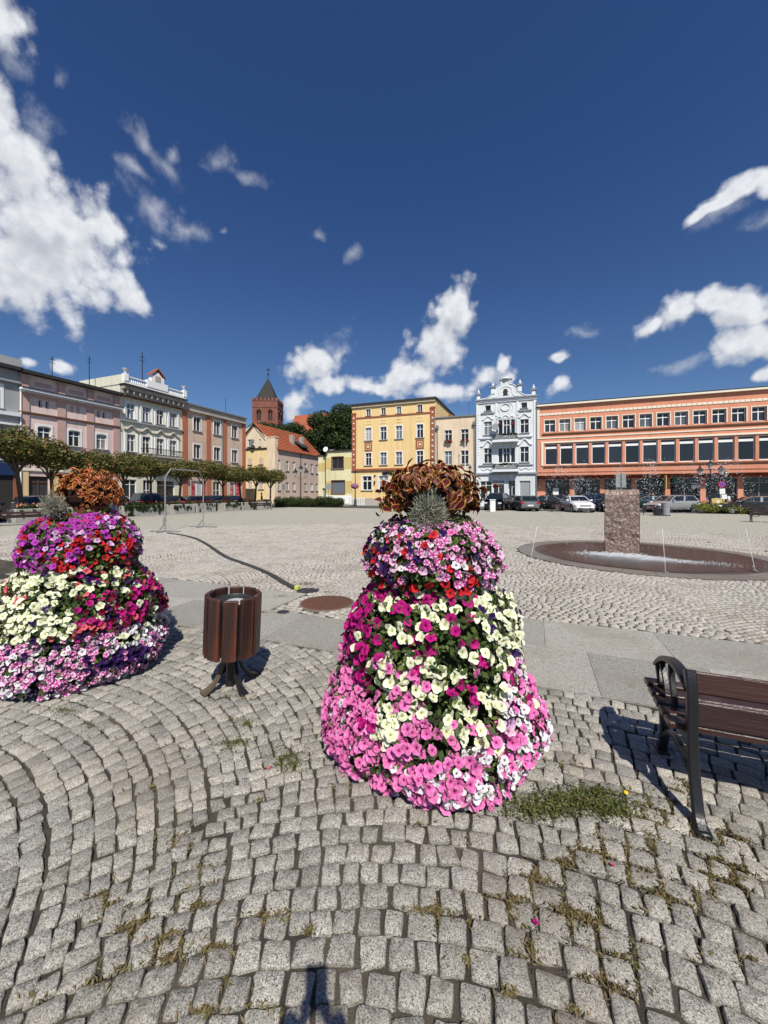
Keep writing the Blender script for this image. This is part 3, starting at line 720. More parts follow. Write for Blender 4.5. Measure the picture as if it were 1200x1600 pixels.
for cx in (1.35, 5.7):
    for k in range(-5, 6): mo.ball((cx + .13 * k, -.04, 4.6 + .1 * cos(k)), .07, 6)
mo.build('stucco_ornament', M['whitetrim'], wh, smooth=True)
def balcony(parent, x0, x1, z, plants):
    part('balcony_slab', M['whitetrim'], parent, (x0 - .05, x1 + .05, -1.0, 0, z - .28, z)); mb = MB()
    for k in range(int((x1 - x0) / .11) + 1):
        x = x0 + .11 * k; mb.tube([(x, -.92, z), (x + .06, -1.02, z + .25), (x, -.92, z + .62)], .016, 4)
    for x in (x0, x1): mb.box(x - .02, x + .02, -.95, 0, z + .58, z + .64).box(x - .02, x + .02, -.9, 0, z + .2, z + .24)
    mb.box(x0, x1, -.95, -.9, z + .6, z + .66).box(x0, x1, -.95, -.9, z + .02, z + .06)
    # the lattice panel behind the bars
    for k in range(40):
        a = x0 + (x1 - x0) * k / 39
        mb.tube([(a, -.9, z + .05), (min(x1, a + .3), -.9, z + .6)], .012, 3, caps=False).tube([(a, -.9, z + .05), (max(x0, a - .3), -.9, z + .6)], .012, 3, caps=False)
    mb.build('balcony_railing', M['black'], parent); part('balcony_emblem', ww, parent, ((x0 + x1) / 2 - .14, (x0 + x1) / 2 + .14, -.98, -.955, z + .28, z + .46))
balcony(wh, 2.1, 4.85, 8.02, 1); balcony(wh, 2.05, 4.9, 4.5, 1)
part('shop_sign', M['galv'], wh, (2.05, 3.25, -.06, -.01, 2.75, 3.1)); part('shop_notice', ww, wh, (1.35, 1.6, -.04, .1, 1.3, 1.9))
MB().lathe([(.01, 0), (.3, .05), (.42, .14)], 14, M=Matrix.Translation((2.35, -.5, 9.6)) @ Matrix.Rotation(R(80), 4, 'X')).build('satellite_dish', M['grey_metal'], wh)
MB().tube([(-.0, -.12, .2), (-.0, -.12, 12.4)], .055, 6).build('downpipe', M['zinc'], wh); MB().tube([(Wd - .02, -.12, .2), (Wd - .02, -.12, 12.4)], .055, 6).build('downpipe', M['zinc'], wh)

# ---- long orange office and shop building
X0 = .2; Wd = 33.0
op_top = row([.80 + 1.562 * k for k in range(20)], 1.13, 8.72, 10.12, sur=.085, surmat='cream', depth=.34, t=.07, sill=0)
op_mid = row([.83 + 1.604 * k for k in range(19)], 1.34, 4.92, 7.34, style='big', depth=.30, glass='glass', t=.09, sill=0)
oh = house('orange_building', 'long orange three storey office and shop building with white framed windows', (X0, FB, 0), 0, Wd, 11.72, 14, M['orange'], op_top + op_mid, z0=3.98)
wall_mesh(Wd, 3.98, [], 12.6, y0=1.27, sides=True).build('shop_wall_back', M['orange_shade'], oh).location = (0, .5, 0)
gops = [dict(x0=.9 + 3.07 * k, x1=3.55 + 3.07 * k, z0=.88 if k != 3 else .1, z1=3.32, style='shop', glass='glass', frame='galv', depth=.2, t=.06, sill=0.0) for k in range(10)]
gw = wall_mesh(Wd, 3.98, gops, 0, y0=1.27, sides=False); gw.build('shop_wall', M['orange'], oh)
for o in gops: window(oh, o, 1.27)
part('soffit', M['orange'], oh, (0, Wd, -.02, 1.6, 3.72, 3.98)); part('soffit_edge', M['brickred'], oh, (0, Wd, -.05, -.021, 4.02, 4.10))
part('lintel_shade', M['orange_shade'], oh, (0, Wd, 1.2, 1.268, 3.34, 3.718))  # strip below the soffit, its shade painted in as a darker colour
part('cornice', M['cream'], oh, (-.05, Wd, -.3, .2, 11.72, 11.95)); part('roof', M['roof_dark'], oh, (-.05, Wd, -.34, 14, 11.951, 12.0))
part('frame_band', M['cream'], oh, (.45, Wd, -.10, 0, 7.44, 7.62), (.45, .68, -.10, 0, 4.85, 7.438)); part('window_sill', M['brownframe'], oh, (.55, Wd, -.12, 0, 8.42, 8.56), (.7, Wd, -.12, 0, 4.66, 4.80)); part('string_course', M['cream'], oh, (.0, Wd, -.06, 0, 7.98, 8.1))
for k in range(76): part('frieze_block', M['cream'], oh, (.12 + .43 * k, .51 + .43 * k, -.05, 0, 10.66, 10.9))
for k in range(13): part('corner_block', M['cream'], oh, (.0, .27, -.06, 0, 8.12 + .27 * k, 8.36 + .27 * k))
for k in range(11):
    x = 3.55 + 3.07 * k - .02
    if x < Wd - .6: part('pillar', M['orange'], oh, (x, x + .46, 1.12, 1.268, .0, 3.338)); 
part('plinth', M['brickred'], oh, *[(.9 + 3.07 * k, 3.5 + 3.07 * k, 1.14, 1.268, 0, .82) for k in range(10) if k != 3])
part('shop_poster', ww, oh, (1.75, 2.35, 1.30, 1.36, 1.5, 2.3)); part('shop_poster', ww, oh, (15.1, 16.3, 1.30, 1.36, 2.2, 2.55)); part('shop_poster', ww, oh, (15.1, 16.3, 1.30, 1.36, 2.65, 2.75))
part('projecting_sign', M['ochre'], oh, (12.55, 12.62, .1, .7, 2.0, 3.6)); part('projecting_sign', M['green_sign'], oh, (13.4, 13.7, .6, .7, 2.9, 3.5))
for k in range(26):
    x = random.uniform(19, 24) if k < 12 else random.uniform(13.5, 19); z = random.uniform(.9, 1.15)
    if (x - .9) % 3.07 < 2.4: part('window_display', random.choice([ww, M['galv'], M['glass3']]), oh, (x, x + .22, 1.31, 1.36, .95, z + .25))
# ---- left row: pink house
B0 = 17.0
def left_house(name, label, b0, W, H, wallm, ops, D=11, **kw): return house(name, label, (LA, b0, 0), R(90), W, H, D, wallm, ops, **kw)
L_ = lambda b: b - B0
ops = [dict(x0=x, x1=x + .9, z0=5.65, z1=7.0, arch=.12, sur=.14) for x in (1.15, 3.3, 5.5)]
for x in (1.22, 5.58): ops += [dict(x0=x, x1=x + .25, z0=8.45, z1=9.08, style='plain', glass='glass', sill=0), dict(x0=x + .47, x1=x + .72, z0=8.45, z1=9.08, style='plain', glass='glass', sill=0)]
ops += [dict(x0=.6, x1=1.9, z0=.9, z1=3.0, style='shop', frame='brownframe'), dict(x0=2.6, x1=4.0, z0=.1, z1=3.1, style='shop', frame='brownframe', sill=0), dict(x0=4.8, x1=7.0, z0=.9, z1=3.0, style='shop', frame='brownframe')]
pk = left_house('pink_house', 'pink three storey house with dark eaves and pilasters behind the clipped trees', B0, 7.62, 10.85, M['pinkwall'], ops)
part('roof', M['roof_dark'], pk, (-.1, 7.7, -.5, 11, 10.85, 11.1)); part('cornice', M['whitetrim'], pk, (-.05, 7.66, -.45, 0, 9.55, 9.72), (0, 7.62, -.25, 0, 9.42, 9.548)); part('cornice_top', M['roof_dark'], pk, (-.05, 7.66, -.5, 0, 9.721, 9.78))
dm = MB(); [dm.box(.1 + .2 * k, .2 + .2 * k, -.38, -.25, 9.44, 9.548) for k in range(37)]; dm.build('dentils', M['whitetrim'], pk)['kind'] = 'stuff'
part('string_course', M['brownframe'], pk, (0, 7.62, -.14, 0, 7.82, 7.95))
for x in (.0, 2.47, 4.68, 6.95): part('pilaster', M['pinkdark'], pk, (x, x + .6, -.08, 0, 3.6, 7.818), (x, x + .6, -.08, 0, 7.952, 9.418)); part('attic_pier', M['pinkdark'], pk, (x + .05, x + .55, -.12, 0, 9.782, 10.6), (x, x + .6, -.18, 0, 10.6, 10.72))
part('frieze_band', M['pinkdark'], pk, (.6, 2.47, -.05, 0, 9.15, 9.418), (3.07, 4.68, -.05, 0, 9.15, 9.418), (5.28, 6.95, -.05, 0, 9.15, 9.418))
for x in (.98, 3.35, 5.6): part('attic_panel', M['pinkdark'], pk, (x, x + 1.1, -.03, 0, 10.1, 10.42))
for k in (0, 1): part('blind_niche', M['pinkdark'], pk, (3.45 + .47 * k, 3.68 + .47 * k, -.015, 0, 8.5, 9.08))
part('shopfront', M['yellow_pale'], pk, (.0, .55, -.06, 0, .1, 3.4), (1.95, 2.55, -.06, 0, .1, 3.4), (4.1, 4.7, -.06, 0, .1, 3.4)); part('shopfront_band', M['cream'], pk, (0, 7.62, -.1, 0, 3.4, 3.6))
MB().tube([(.05, -.1, .1), (.05, -.1, 9.4)], .05, 6).build('downpipe', ww, pk)
# ---- grey house at the left edge
ops = [dict(x0=9.5, x1=10.9, z0=7.9, z1=9.55, arch=.5, sur=.18), dict(x0=5.5, x1=6.9, z0=7.9, z1=9.55, arch=.5, sur=.18), dict(x0=9.4, x1=10.6, z0=4.6, z1=6.4, sur=.16), dict(x0=5.5, x1=6.8, z0=4.6, z1=6.4, sur=.16), dict(x0=8.0, x1=9.9, z0=.2, z1=2.5, style='plain', glass='glass', t=.16, sill=0), dict(x0=4.0, x1=7.2, z0=.4, z1=2.6, style='shop', glass='glass', sill=0)]
gh = left_house('grey_house', 'grey house with white arched window and dark blue shop sign at the left edge', 5.0, 11.98, 10.9, M['greywall'], ops)
part('roof', M['roof_dark'], gh, (-.1, 12.0, -.5, 11, 10.9, 11.15)); part('parapet', M['greywall'], gh, (10.2, 11.98, -.35, .6, 11.151, 11.75)); part('cornice', M['whitetrim'], gh, (0, 11.98, -.3, 0, 7.45, 7.7)); part('cornice', M['greytrim'], gh, (0, 11.98, -.25, 0, 9.95, 10.1)); part('string_course', ww, gh, (0, 11.98, -.2, 0, 6.75, 6.9), (0, 11.98, -.12, 0, 4.1, 4.3))
part('shop_fascia', M['blue_sign'], gh, (3.5, 11.6, -.22, 0, 3.0, 3.85)); lettering('UBEZPIECZENIA', .62, ww, gh, 5.6, -.235, 3.2, bold=.01, depth=.01)
part('shop_panel', M['roof_dark'], gh, (9.95, 11.7, -.06, 0, .1, 2.99), (7.3, 7.95, -.06, 0, .1, 2.99)); part('shop_banner', M['green_sign'], gh, (7.6, 9.95, -.1, -.061, 2.5, 2.98)); part('shop_corner', M['brickred'], gh, (11.6, 11.95, -.12, 0, 0, 3.0))
for k, (t_, s_) in enumerate((('OC  AC', .22), ('ON-LINE', .2))): pass
for k in range(4): part('door_print', ww, gh, (8.6, 9.3 - .1 * (k % 2), .08, .1, .75 + .28 * k, .83 + .28 * k))
# ---- cream green house with balustrade
B1 = 24.62
ops = [dict(x0=x, x1=x + .78, z0=8.88, z1=10.36, sur=.10) for x in (.65, 2.22, 3.76, 5.3)] + [dict(x0=x, x1=x + .82, z0=5.7, z1=7.38, sur=.10) for x in (.65, 2.22, 3.76, 5.3)]
ops += [dict(x0=.4, x1=1.6, z0=.9, z1=3.0, style='shop'), dict(x0=2.3, x1=3.1, z0=.1, z1=3.0, style='T', sill=0), dict(x0=3.8, x1=5.9, z0=.9, z1=3.0, style='shop')]
wg = left_house('balustrade_house', 'cream house with white roof balustrade, urns and wavy window hoods', B1, 6.88, 11.9, M['creamgreen'], ops)
part('cornice', M['roof_dark'], wg, (-.1, 6.95, -.75, 0, 11.9, 12.02)); part('cornice_soffit', M['stone_band'], wg, (-.02, 6.9, -.6, 0, 11.55, 11.898), (0, 6.88, -.3, 0, 11.05, 11.548)); part('string_course', M['brownframe'], wg, (.2, 6.7, -.34, 0, 10.9, 11.0)); part('string_course', M['greytrim'], wg, (0, 6.88, -.2, 0, 8.55, 8.68)); part('string_course', M['whitetrim'], wg, (0, 6.88, -.15, 0, 3.6, 3.85))
mo = MB()
for k in range(11): mo.box(.3 + .62 * k, .42 + .62 * k, -.55, -.3, 11.2, 11.55)
mo.build('cornice_brackets', M['stone_band'], wg)['kind'] = 'stuff'
part('balustrade_base', ww, wg, (-.02, 6.9, -.55, -.25, 12.021, 12.3)); part('balustrade_rail', ww, wg, (.3, 2.3, -.52, -.28, 12.72, 12.82), (4.6, 6.6, -.52, -.28, 12.72, 12.82))
for k in range(10):
    for x in (.42 + .2 * k, 4.72 + .2 * k): MB().lathe([(.05, 0), (.08, .12), (.04, .26), (.05, .42)], 6, (x, -.4, 12.3)).build('baluster', ww, wg)
part('attic_block', ww, wg, (2.3, 4.6, -.6, -.2, 12.3, 13.0)); MB().prism([(2.75, 13.0), (2.75, 13.55), (3.0, 13.6), (3.45, 14.05), (3.9, 13.6), (4.15, 13.55), (4.15, 13.0)], -.6, -.15).build('pediment', ww, wg); part('pediment_niche', M['stone_band'], wg, (3.15, 3.75, -.63, -.601, 13.05, 13.6)); MB().prism([(2.6, 13.55), (3.45, 14.3), (4.3, 13.55), (4.3, 13.65), (3.45, 14.4), (2.6, 13.65)], -.7, -.1).build('pediment_roof', M['roof_tile'], wg)
for x in (.02, 6.55):
    part('balustrade_pier', ww, wg, (x, x + .4, -.6, -.2, 12.3, 13.0)); MB().lathe([(.14, 0), (.07, .08), (.1, .16), (.26, .34), (.3, .46), (.26, .46)], 12, (x + .2, -.4, 13.0)).build('urn', M['whitetrim'], wg, smooth=True)
part('mast_antenna', M['darkmetal'], wg, (3.3, 3.36, 1.5, 1.56, 12, 16.3), (3.0, 3.66, 1.5, 1.54, 15.8, 15.84), (3.0, 3.66, 1.5, 1.54, 15.4, 15.44))
mo = MB()
for x in (1.06, 2.63, 4.17, 5.7): wave_hood(mo, x, 7.75, .72, .42, .11)
mo.build('window_hoods', M['stone_band'], wg, smooth=True)
part('side_moulding', ww, wg, *[(x + dx, x + dx + .12, -.09, 0, z0, z1) for x in (.65, 2.22, 3.76, 5.3) for dx in (-.28, .94) for z0, z1 in ((8.72, 10.5), (5.45, 7.5))])
part('balcony_slab', M['stone_band'], wg, (2.0, 6.0, -1.2, 0, 5.3, 5.48)); mb = MB()
for k in range(34): mb.tube([(2.02 + .12 * k, -1.15, 5.48), (2.02 + .12 * k, -1.15, 6.1)], .02, 4)
mb.box(2.0, 6.0, -1.18, -1.12, 6.08, 6.14).box(2.0, 2.04, -1.15, 0, 6.08, 6.14).box(5.96, 6.0, -1.15, 0, 6.08, 6.14).box(2.0, 6.0, -1.18, -1.12, 5.5, 5.56).build('balcony_railing', M['black'], wg)
# roof slope seen behind, two masts
part('roof', M['zinc'], wg, (0, 6.88, .0, 11, 11.901, 12.0)); part('parapet_wall', M['creamgreen'], wg, (-.02, .25, -.2, 6, 12.0, 12.9))
for x, y, h in ((-.9, 3, 13.9), (-3.4, 4, 13.2)): part('mast_antenna', M['darkmetal'], wg, (x, x + .05, y, y + .05, 11, h + .8), (x - .2, x + .25, y, y + .03, h + .5, h + .54), (x - .2, x + .25, y, y + .03, h + .2, h + .24))
# ---- worn salmon house
B2 = 31.5
ops = [dict(x0=x, x1=x + 1.0, z0=z, z1=z + 1.62, style='two', sur=.12, sillmat='greytrim') for x in (1.5, 4.5, 7.48) for z in (8.9, 5.7)]
ops += [dict(x0=1.2, x1=2.8, z0=.9, z1=3.1, style='two', glass='glass3'), dict(x0=4.4, x1=5.5, z0=.1, z1=3.1, style='T', sill=0), dict(x0=7.2, x1=8.9, z0=.9, z1=3.1, style='two', glass='glass3')]
bh = left_house('salmon_house', 'worn salmon house with red brown pilasters and grey cornice, third in the left row', B2, 9.95, 11.7, M['beigewall'], ops)
part('cornice', M['stone_band'], bh, (-.02, 10.0, -.3, 0, 10.98, 11.15), (0, 9.96, -.12, 0, 11.151, 11.7)); part('roof', M['zinc'], bh, (-.1, 10.05, -.3, 11, 11.701, 11.85))
for x in (0, 3.35, 5.9, 9.35): part('pilaster', M['beigepil'], bh, (x, x + .6, -.09, 0, 0, 10.978))
part('shop_poster', M['posters'], bh, (2.85, 3.2, -.05, 0, 1.0, 3.0), (8.3, 8.85, -.02, .1, 1.0, 3.0), (7.25, 7.6, -.02, .1, 1.4, 2.6), (1.25, 1.6, -.02, .1, 1.4, 2.8)); MB().tube([(5.75, -.15, 3.0), (5.75, -.15, 10.9)], .045, 6).build('downpipe', M['zinc'], bh); part('mast_antenna', M['darkmetal'], bh, (8.5, 8.54, 2, 2.04, 11.8, 14.4))
# ---- gabled corner house with long mauve side wing
gb = empty('gabled_corner_house', (-36.7, FB, 0), 0, 'corner house with orange tiled roof, yellow gable front and long mauve side wall', 'building')
ops = [dict(x0=x, x1=x + .85, z0=z0, z1=z1, arch=a, sur=s) for x in (-5.2, -3.1) for z0, z1, a, s in ((6.15, 7.1, .15, 0), (2.3, 3.4, 0, .08))] + [dict(x0=-5.2, x1=-4.5, z0=8.95, z1=10.1, style='two', sur=.05), dict(x0=-3.05, x1=-2.75, z0=8.95, z1=10.1, style='plain', sur=.04)]
fw = wall_mesh(0.0, 8.6, ops[:4], 0, x0=-7.6, sides=False, depth=.22); fw.build('front_wall', M['yellow_pale'], gb)
uw = wall_mesh(-1.45, 10.3, ops[4:], 0, x0=-7.6, z0=8.601, sides=False); uw.add([(-7.6, 0, 10.3), (-1.45, 0, 10.3), (-4.4, 0, 12.3), (-4.6, 0, 12.3), (-7.6, 0, 10.6)], [(0, 1, 2, 3, 4)]).build('gable_wall', M['creamwall'], gb)
for o in ops: window(gb, o)
part('ledge', M['roof_dark'], gb, (-7.6, -1.5, -.2, 0, 8.55, 8.68)); part('corner_pier', M['creamwall'], gb, (-1.45, .02, -.16, .6, 0, 10.15), (-1.5, .1, -.22, .65, 10.15, 10.3))
sidew = empty('side_wing', (0, 0, 0)); sidew.parent = gb; sidew.rotation_euler = (0, 0, R(90)); sidew.location = (.015, .02, 0)
ops = []
for x in (.05, 2.2, 4.0, 7.4, 9.4, 11.1): ops += [dict(x0=x + .35, x1=x + 1.15, z0=5.25, z1=6.85, arch=.18, glass='glass3' if x in (.05, 4.0) else None, frame='white'), dict(x0=x + .35, x1=x + 1.15, z0=2.15, z1=3.4, style='cross')]
wall_mesh(12.6, 8.45, ops, 7.6, depth=.2).build('side_wall', M['mauve'], sidew)
for o in ops: window(sidew, o)
MB().tube([(6.6, -.1, 0), (6.6, -.1, 8.3)], .07, 6).build('downpipe', M['darkmetal'], sidew)
rf = MB().add([(-8.3, -.3, 10.2), (.0 + .35, .3, 8.35), (.35, 13.2, 8.35), (-3.9, 13.2, 12.55), (-3.9, -.3, 12.6), (-8.3, 13.2, 8.35), (-8.0, -.3, 8.8)], [(1, 2, 3, 4), (4, 3, 5, 6)]).build('roof', M['roof_tile'], gb)
MB().add([(-1.6, -.32, 10.22), (-3.9, -.32, 12.6), (-7.7, -.32, 9.0), (-7.7, -.32, 8.8), (-3.9, -.32, 12.4), (-1.75, -.32, 10.15)], [(0, 1, 4, 5), (1, 2, 3, 4)]).build('verge_board', M['roof_dark'], gb)
tl = MB()
for k in range(14): tl.tube([(.30 - 4.2 * k / 14, .2, 8.44 + 4.2 * k / 14), (.30 - 4.2 * k / 14, 13.2, 8.44 + 4.2 * k / 14)], .035, 4)
tl.build('tile_courses', M['roof_tile'], gb)['kind'] = 'stuff'
for y in (6.0, 8.9): part('chimney', M['stone_band'], gb, (-1.8, -1.1, y, y + .6, 9.6, 11.5))
part('roof_hatch', M['roof_dark'], gb, (-.95, -.3, 7.6, 9.2, 9.3, 9.75)); MB().add([(.1, 7.2, 9.5), (-2.0, 7.0, 10.8), (-2.0, 9.8, 10.8), (.1, 9.6, 9.5)], [(0, 1, 2, 3)]).build('dormer_roof', M['roof_dark'], gb)
MB().lathe([(.01, 0), (.35, .06), (.5, .18)], 14, M=Matrix.Translation((-3.9, -.5, 9.5)) @ Matrix.Rotation(R(75), 4, 'X')).build('satellite_dish', M['grey_metal'], gb)
# ---- church tower and nave behind
tw = empty('church_tower', at_depth(419, 118), R(24), 'red brick church tower with pointed dark spire behind the roofs', 'church tower'); tw.location.z = 0
TS = 3.75; arches = []
def tower_face(k):
    ops = [dict(x0=x, x1=x + 1.25, z0=z0, z1=z1, arch=.6, style='void', depth=.6) for x in (1.35, 4.7) for z0, z1 in ((23.4, 26.5), (18.8, 21.6))]
    mb = wall_mesh(2 * TS, 29.2, ops, 0, sides=False)
    for o in ops:
        mb.add([(o['x0'], .6, o['z0']), (o['x1'], .6, o['z0']), (o['x1'], .6, o['z1']), (o['x0'], .6, o['z1'])], [(0, 1, 2, 3)], 1)
        mb.box((o['x0'] + o['x1']) / 2 - .08, (o['x0'] + o['x1']) / 2 + .08, .2, .4, o['z0'], o['z1'], 0)
        for t in range(8):
            a0, a1 = pi * t / 8, pi * (t + 1) / 8; m = (o['x0'] + o['x1']) / 2
            mb.tube([(m + .85 * cos(a0), -.04, o['z1'] - .55 + .85 * sin(a0)), (m + .85 * cos(a1), -.04, o['z1'] - .55 + .85 * sin(a1))], .12, 4, 0)
    mb.box(0, 2 * TS, -.15, 0, 22.3, 22.6).box(0, 2 * TS, -.12, 0, 27.2, 27.5)
    f = mb.build('tower_wall', [M['brick'], M['roof_dark']], tw); f.rotation_euler = (0, 0, k * pi / 2); v = Matrix.Rotation(k * pi / 2, 4, 'Z') @ Vector((-TS, -TS, 0)); f.location = v
    for j in range(7):
        p = part('merlon', M['brick'], f, (.02 + 1.13 * j, .72 + 1.13 * j, -.12, .5, 29.2, 30.1)) if j < 7 and .72 + 1.13 * j < 2 * TS + .1 else None
for k in range(4): tower_face(k)
MB().add([(-3.3, -3.3, 29.3), (3.3, -3.3, 29.3), (3.3, 3.3, 29.3), (-3.3, 3.3, 29.3), (0, 0, 37.2)], [(0, 1, 4), (1, 2, 4), (2, 3, 4), (3, 0, 4), (0, 3, 2, 1)]).build('spire', pmat('spire_slate', (.022, .022, .019), .7, .3), tw)
MB().tube([(0, 0, 37), (0, 0, 40.3)], .09, 5).ball((0, 0, 38.2), .3, 8).box(-.5, .6, -.03, .03, 39.5, 39.9).build('weather_vane', M['darkmetal'], tw)
nv = empty('church_nave', at_depth(493, 116), R(4), 'steep red tiled church roof rising behind the dark trees', 'church'); nv.location.z = 0
part('wall', M['brick'], nv, (-7, 14, -6, 6, 0, 15)); MB().add([(-7, -6.5, 14.5), (14, -6.5, 14.5), (14, 0, 25.6), (-7, 0, 25.6), (14, 6.5, 14.5), (-7, 6.5, 14.5)], [(0, 1, 2, 3), (3, 2, 4, 5), (0, 3, 5), (1, 4, 2)]).build('roof', M['roof_tile'], nv)
# ------------------------------------------------------------------ trees, hedges
def leafmat(name, c1, c2, c3=None, rough=.6, trans=.25):
    m = bpy.data.materials.new(name); m.use_nodes = True; q = NT(m.node_tree); b = q.n['Principled BSDF']
    geo = q.new('ShaderNodeNewGeometry'); r = geo.outputs['Random Per Island']
    c = q.mix(r, c1, c2)
    if c3: c = q.mix(q.ramp(q.math('FRACT', q.math('MULTIPLY', r, 7.3)), .72, .8), c, c3)
    q.link(c, b.inputs['Base Color']); b.inputs['Roughness'].default_value = rough; b.inputs['Specular IOR Level'].default_value = .3
    if trans:
        tr = q.new('ShaderNodeBsdfTranslucent'); q.link(c, tr.inputs[0]); mx = q.new('ShaderNodeMixShader'); mx.inputs[0].default_value = trans
        q.link(b.outputs[0], mx.inputs[1]); q.link(tr.outputs[0], mx.inputs[2]); q.link(mx.outputs[0], q.n['Material Output'].inputs[0])
    return m
M['leaf_trim'] = leafmat('clipped_tree_leaf', (.055, .075, .018), (.16, .17, .045), (.22, .12, .045))
M['leaf_dark'] = leafmat('dark_tree_leaf', (.012, .028, .008), (.045, .075, .018), (.07, .10, .025))
M['leaf_hedge'] = leafmat('hedge_leaf', (.02, .035, .008), (.06, .085, .018))
M['leaf_juniper'] = leafmat('juniper_leaf', (.05, .085, .012), (.20, .22, .03), (.30, .27, .04))
M['leaf_petunia'] = leafmat('petunia_leaf', (.022, .045, .010), (.09, .14, .03), (.16, .20, .05))
M['bark'] = pmat('bark', (.075, .062, .045), .9, .25, 6, .5, 40)
def leaf_cards(P, N, size, nrm_jit=.6, aspect=.6, srng=(.6, 1.3)):
    """P points, N preferred normals -> pointed leaf quads"""
    n = len(P); N = N + rng.normal(0, nrm_jit, (n, 3)); N /= np.linalg.norm(N, axis=1)[:, None] + 1e-9
    A = rng.normal(0, 1, (n, 3)); A -= N * (A * N).sum(1)[:, None]; A /= np.linalg.norm(A, axis=1)[:, None] + 1e-9
    B = np.cross(N, A); s = size * rng.uniform(*srng, (n, 1))
    V = np.stack([P - A * s * .5, P + B * s * aspect * .5 + N * s * .06, P + A * s * .5, P - B * s * aspect * .5 + N * s * .06], 1).reshape(-1, 3)
    F = np.arange(4 * n).reshape(n, 4); return V, F
def clump_points(clumps, n, shell=.55):
    """clumps: (cx,cy,cz,rx,ry,rz)"""
    C_ = np.array(clumps); wgt = C_[:, 3] * C_[:, 4] + C_[:, 5] ** 2; idx = rng.choice(len(C_), n, p=wgt / wgt.sum())
    d = rng.normal(0, 1, (n, 3)); d /= np.linalg.norm(d, axis=1)[:, None]
    r = rng.uniform(shell ** 2, 1.08, (n, 1)) ** .5
    return C_[idx, :3] + d * r * C_[idx, 3:6], d
def crown_clumps(cx, cy, cz, rx, ry, rz, n, cr):
    out = []
    for i in range(n):
        d = Vector((random.gauss(0, 1), random.gauss(0, 1), random.gauss(0, 1))).normalized() * random.uniform(.45, .95)
        r = cr * random.uniform(.7, 1.25); out.append((cx + d.x * rx, cy + d.y * ry, cz + d.z * rz, r, r, r * .8))
    return out
def trim_tree_mesh(seed, lean):
    random.seed(seed)
    cl = crown_clumps(0, 0, 3.70, 1.2, 1.2, .82, 32, .52)
    P, N = clump_points(cl, 6500, .2); V, F = leaf_cards(P, N, .135, .8, .7)
    cr = np_mesh('crown', V, F, M['leaf_trim'])
    mb = MB(); mb.tube([(lean, 0, 0), (lean * .6, .02, 1.2), (lean * .2, 0, 2.3), (0, 0, 3.1)], [.10, .085, .075, .05], 8)
    for k in range(7):
        t = 2 * pi * k / 7 + random.random(); mb.tube([(lean * .2, 0, 2.3), (.35 * cos(t), .35 * sin(t), 3.0), (.95 * cos(t), .95 * sin(t), 3.7)], [.045, .035, .012], 5)
    return cr, mb.mesh('trunk', M['bark'], True)
tv = [trim_tree_mesh(s, l) for s, l in ((3, -.25), (4, .1), (5, -.05), (6, .15))]
spots = [(-27.4, 9.9, 1.15), (-27.4, 12.6, 1.2), (-27.4, 14.3, 1.0), (-27.4, 16.5, 1.02), (-27.5, 18.8, 1.0), (-27.5, 20.9, .98), (-27.5, 23.6, 1.0), (-27.5, 25.9, .98), (-27.5, 28.2, 1.0), (-27.5, 30.4, .97), (-27.5, 32.9, .98), (-27.3, 35.0, .96)]
ordn = ['first', 'second', 'third', 'fourth', 'fifth', 'sixth', 'seventh', 'eighth', 'ninth', 'tenth', 'eleventh', 'last']
for i, (x, y, s_) in enumerate(spots):
    cr, tk = tv[0] if i == 1 else tv[(i * 3 + 1) % 4]
    t = empty('clipped_tree', (x, y, 0), 0 if i == 1 else random.uniform(0, 6.28), f'clipped olive brown tree, {ordn[i]} from the left in the row by the parked cars', 'tree', 'clipped trees along the parking row')
    if i == 1: t.rotation_euler[2] = R(-90) + YAW * 0
    t.scale = (s_ * random.uniform(1.12, 1.26), s_ * random.uniform(1.12, 1.26), s_ * random.uniform(.95, 1.06))
    obj('crown', cr, t); obj('trunk', tk, t)
random.seed(21)
def big_tree(loc, clumps, n, size, label, trunk_h=8, m='leaf_dark'):
    t = empty('big_tree', loc, 0, label, 'tree', None)
    P, N = clump_points(clumps, n, .35); V, F = leaf_cards(P, N, size, .7, .7); obj('crown', np_mesh('crown', V, F, M[m]), t)
    mb = MB(); mb.tube([(0, 0, 0), (.2, 0, trunk_h * .6), (0, .1, trunk_h)], [.45, .35, .25], 8)
    for k in range(6): mb.tube([(0, .1, trunk_h * .7), (1.6 * cos(k), 1.6 * sin(k), trunk_h + 1.5), (3 * cos(k), 3 * sin(k), trunk_h + 4)], [.2, .13, .05], 5)
    mb.build('trunk', M['bark'], t, True); return t
p = at_depth(505, 80); big_tree((p.x, p.y, 0), crown_clumps(0, 0, 12.2, 3.3, 3.0, 6.0, 42, 2.0), 22000, .42, 'tall dark round tree behind the gap left of the church nave')['label'] = 'tall dark green tree right of the red church roof'
p = at_depth(538, 76); big_tree((p.x, p.y, 0), crown_clumps(0, 0, 13.6, 3.2, 3.0, 5.8, 42, 1.9), 22000, .40, 'tallest dark green tree, touching the yellow house')
p = at_depth(422, 84); big_tree((p.x, p.y, 0), crown_clumps(0, 0, 14.3, 4.4, 3.0, 2.4, 36, 1.6), 18000, .42, 'rounded dark tree directly below the brick church tower')
p = at_depth(455, 86); big_tree((p.x, p.y, 0), crown_clumps(0, 0, 14.0, 3.6, 2.6, 3.2, 28, 1.6), 14000, .42, 'smaller dark tree in front of the red church roof')
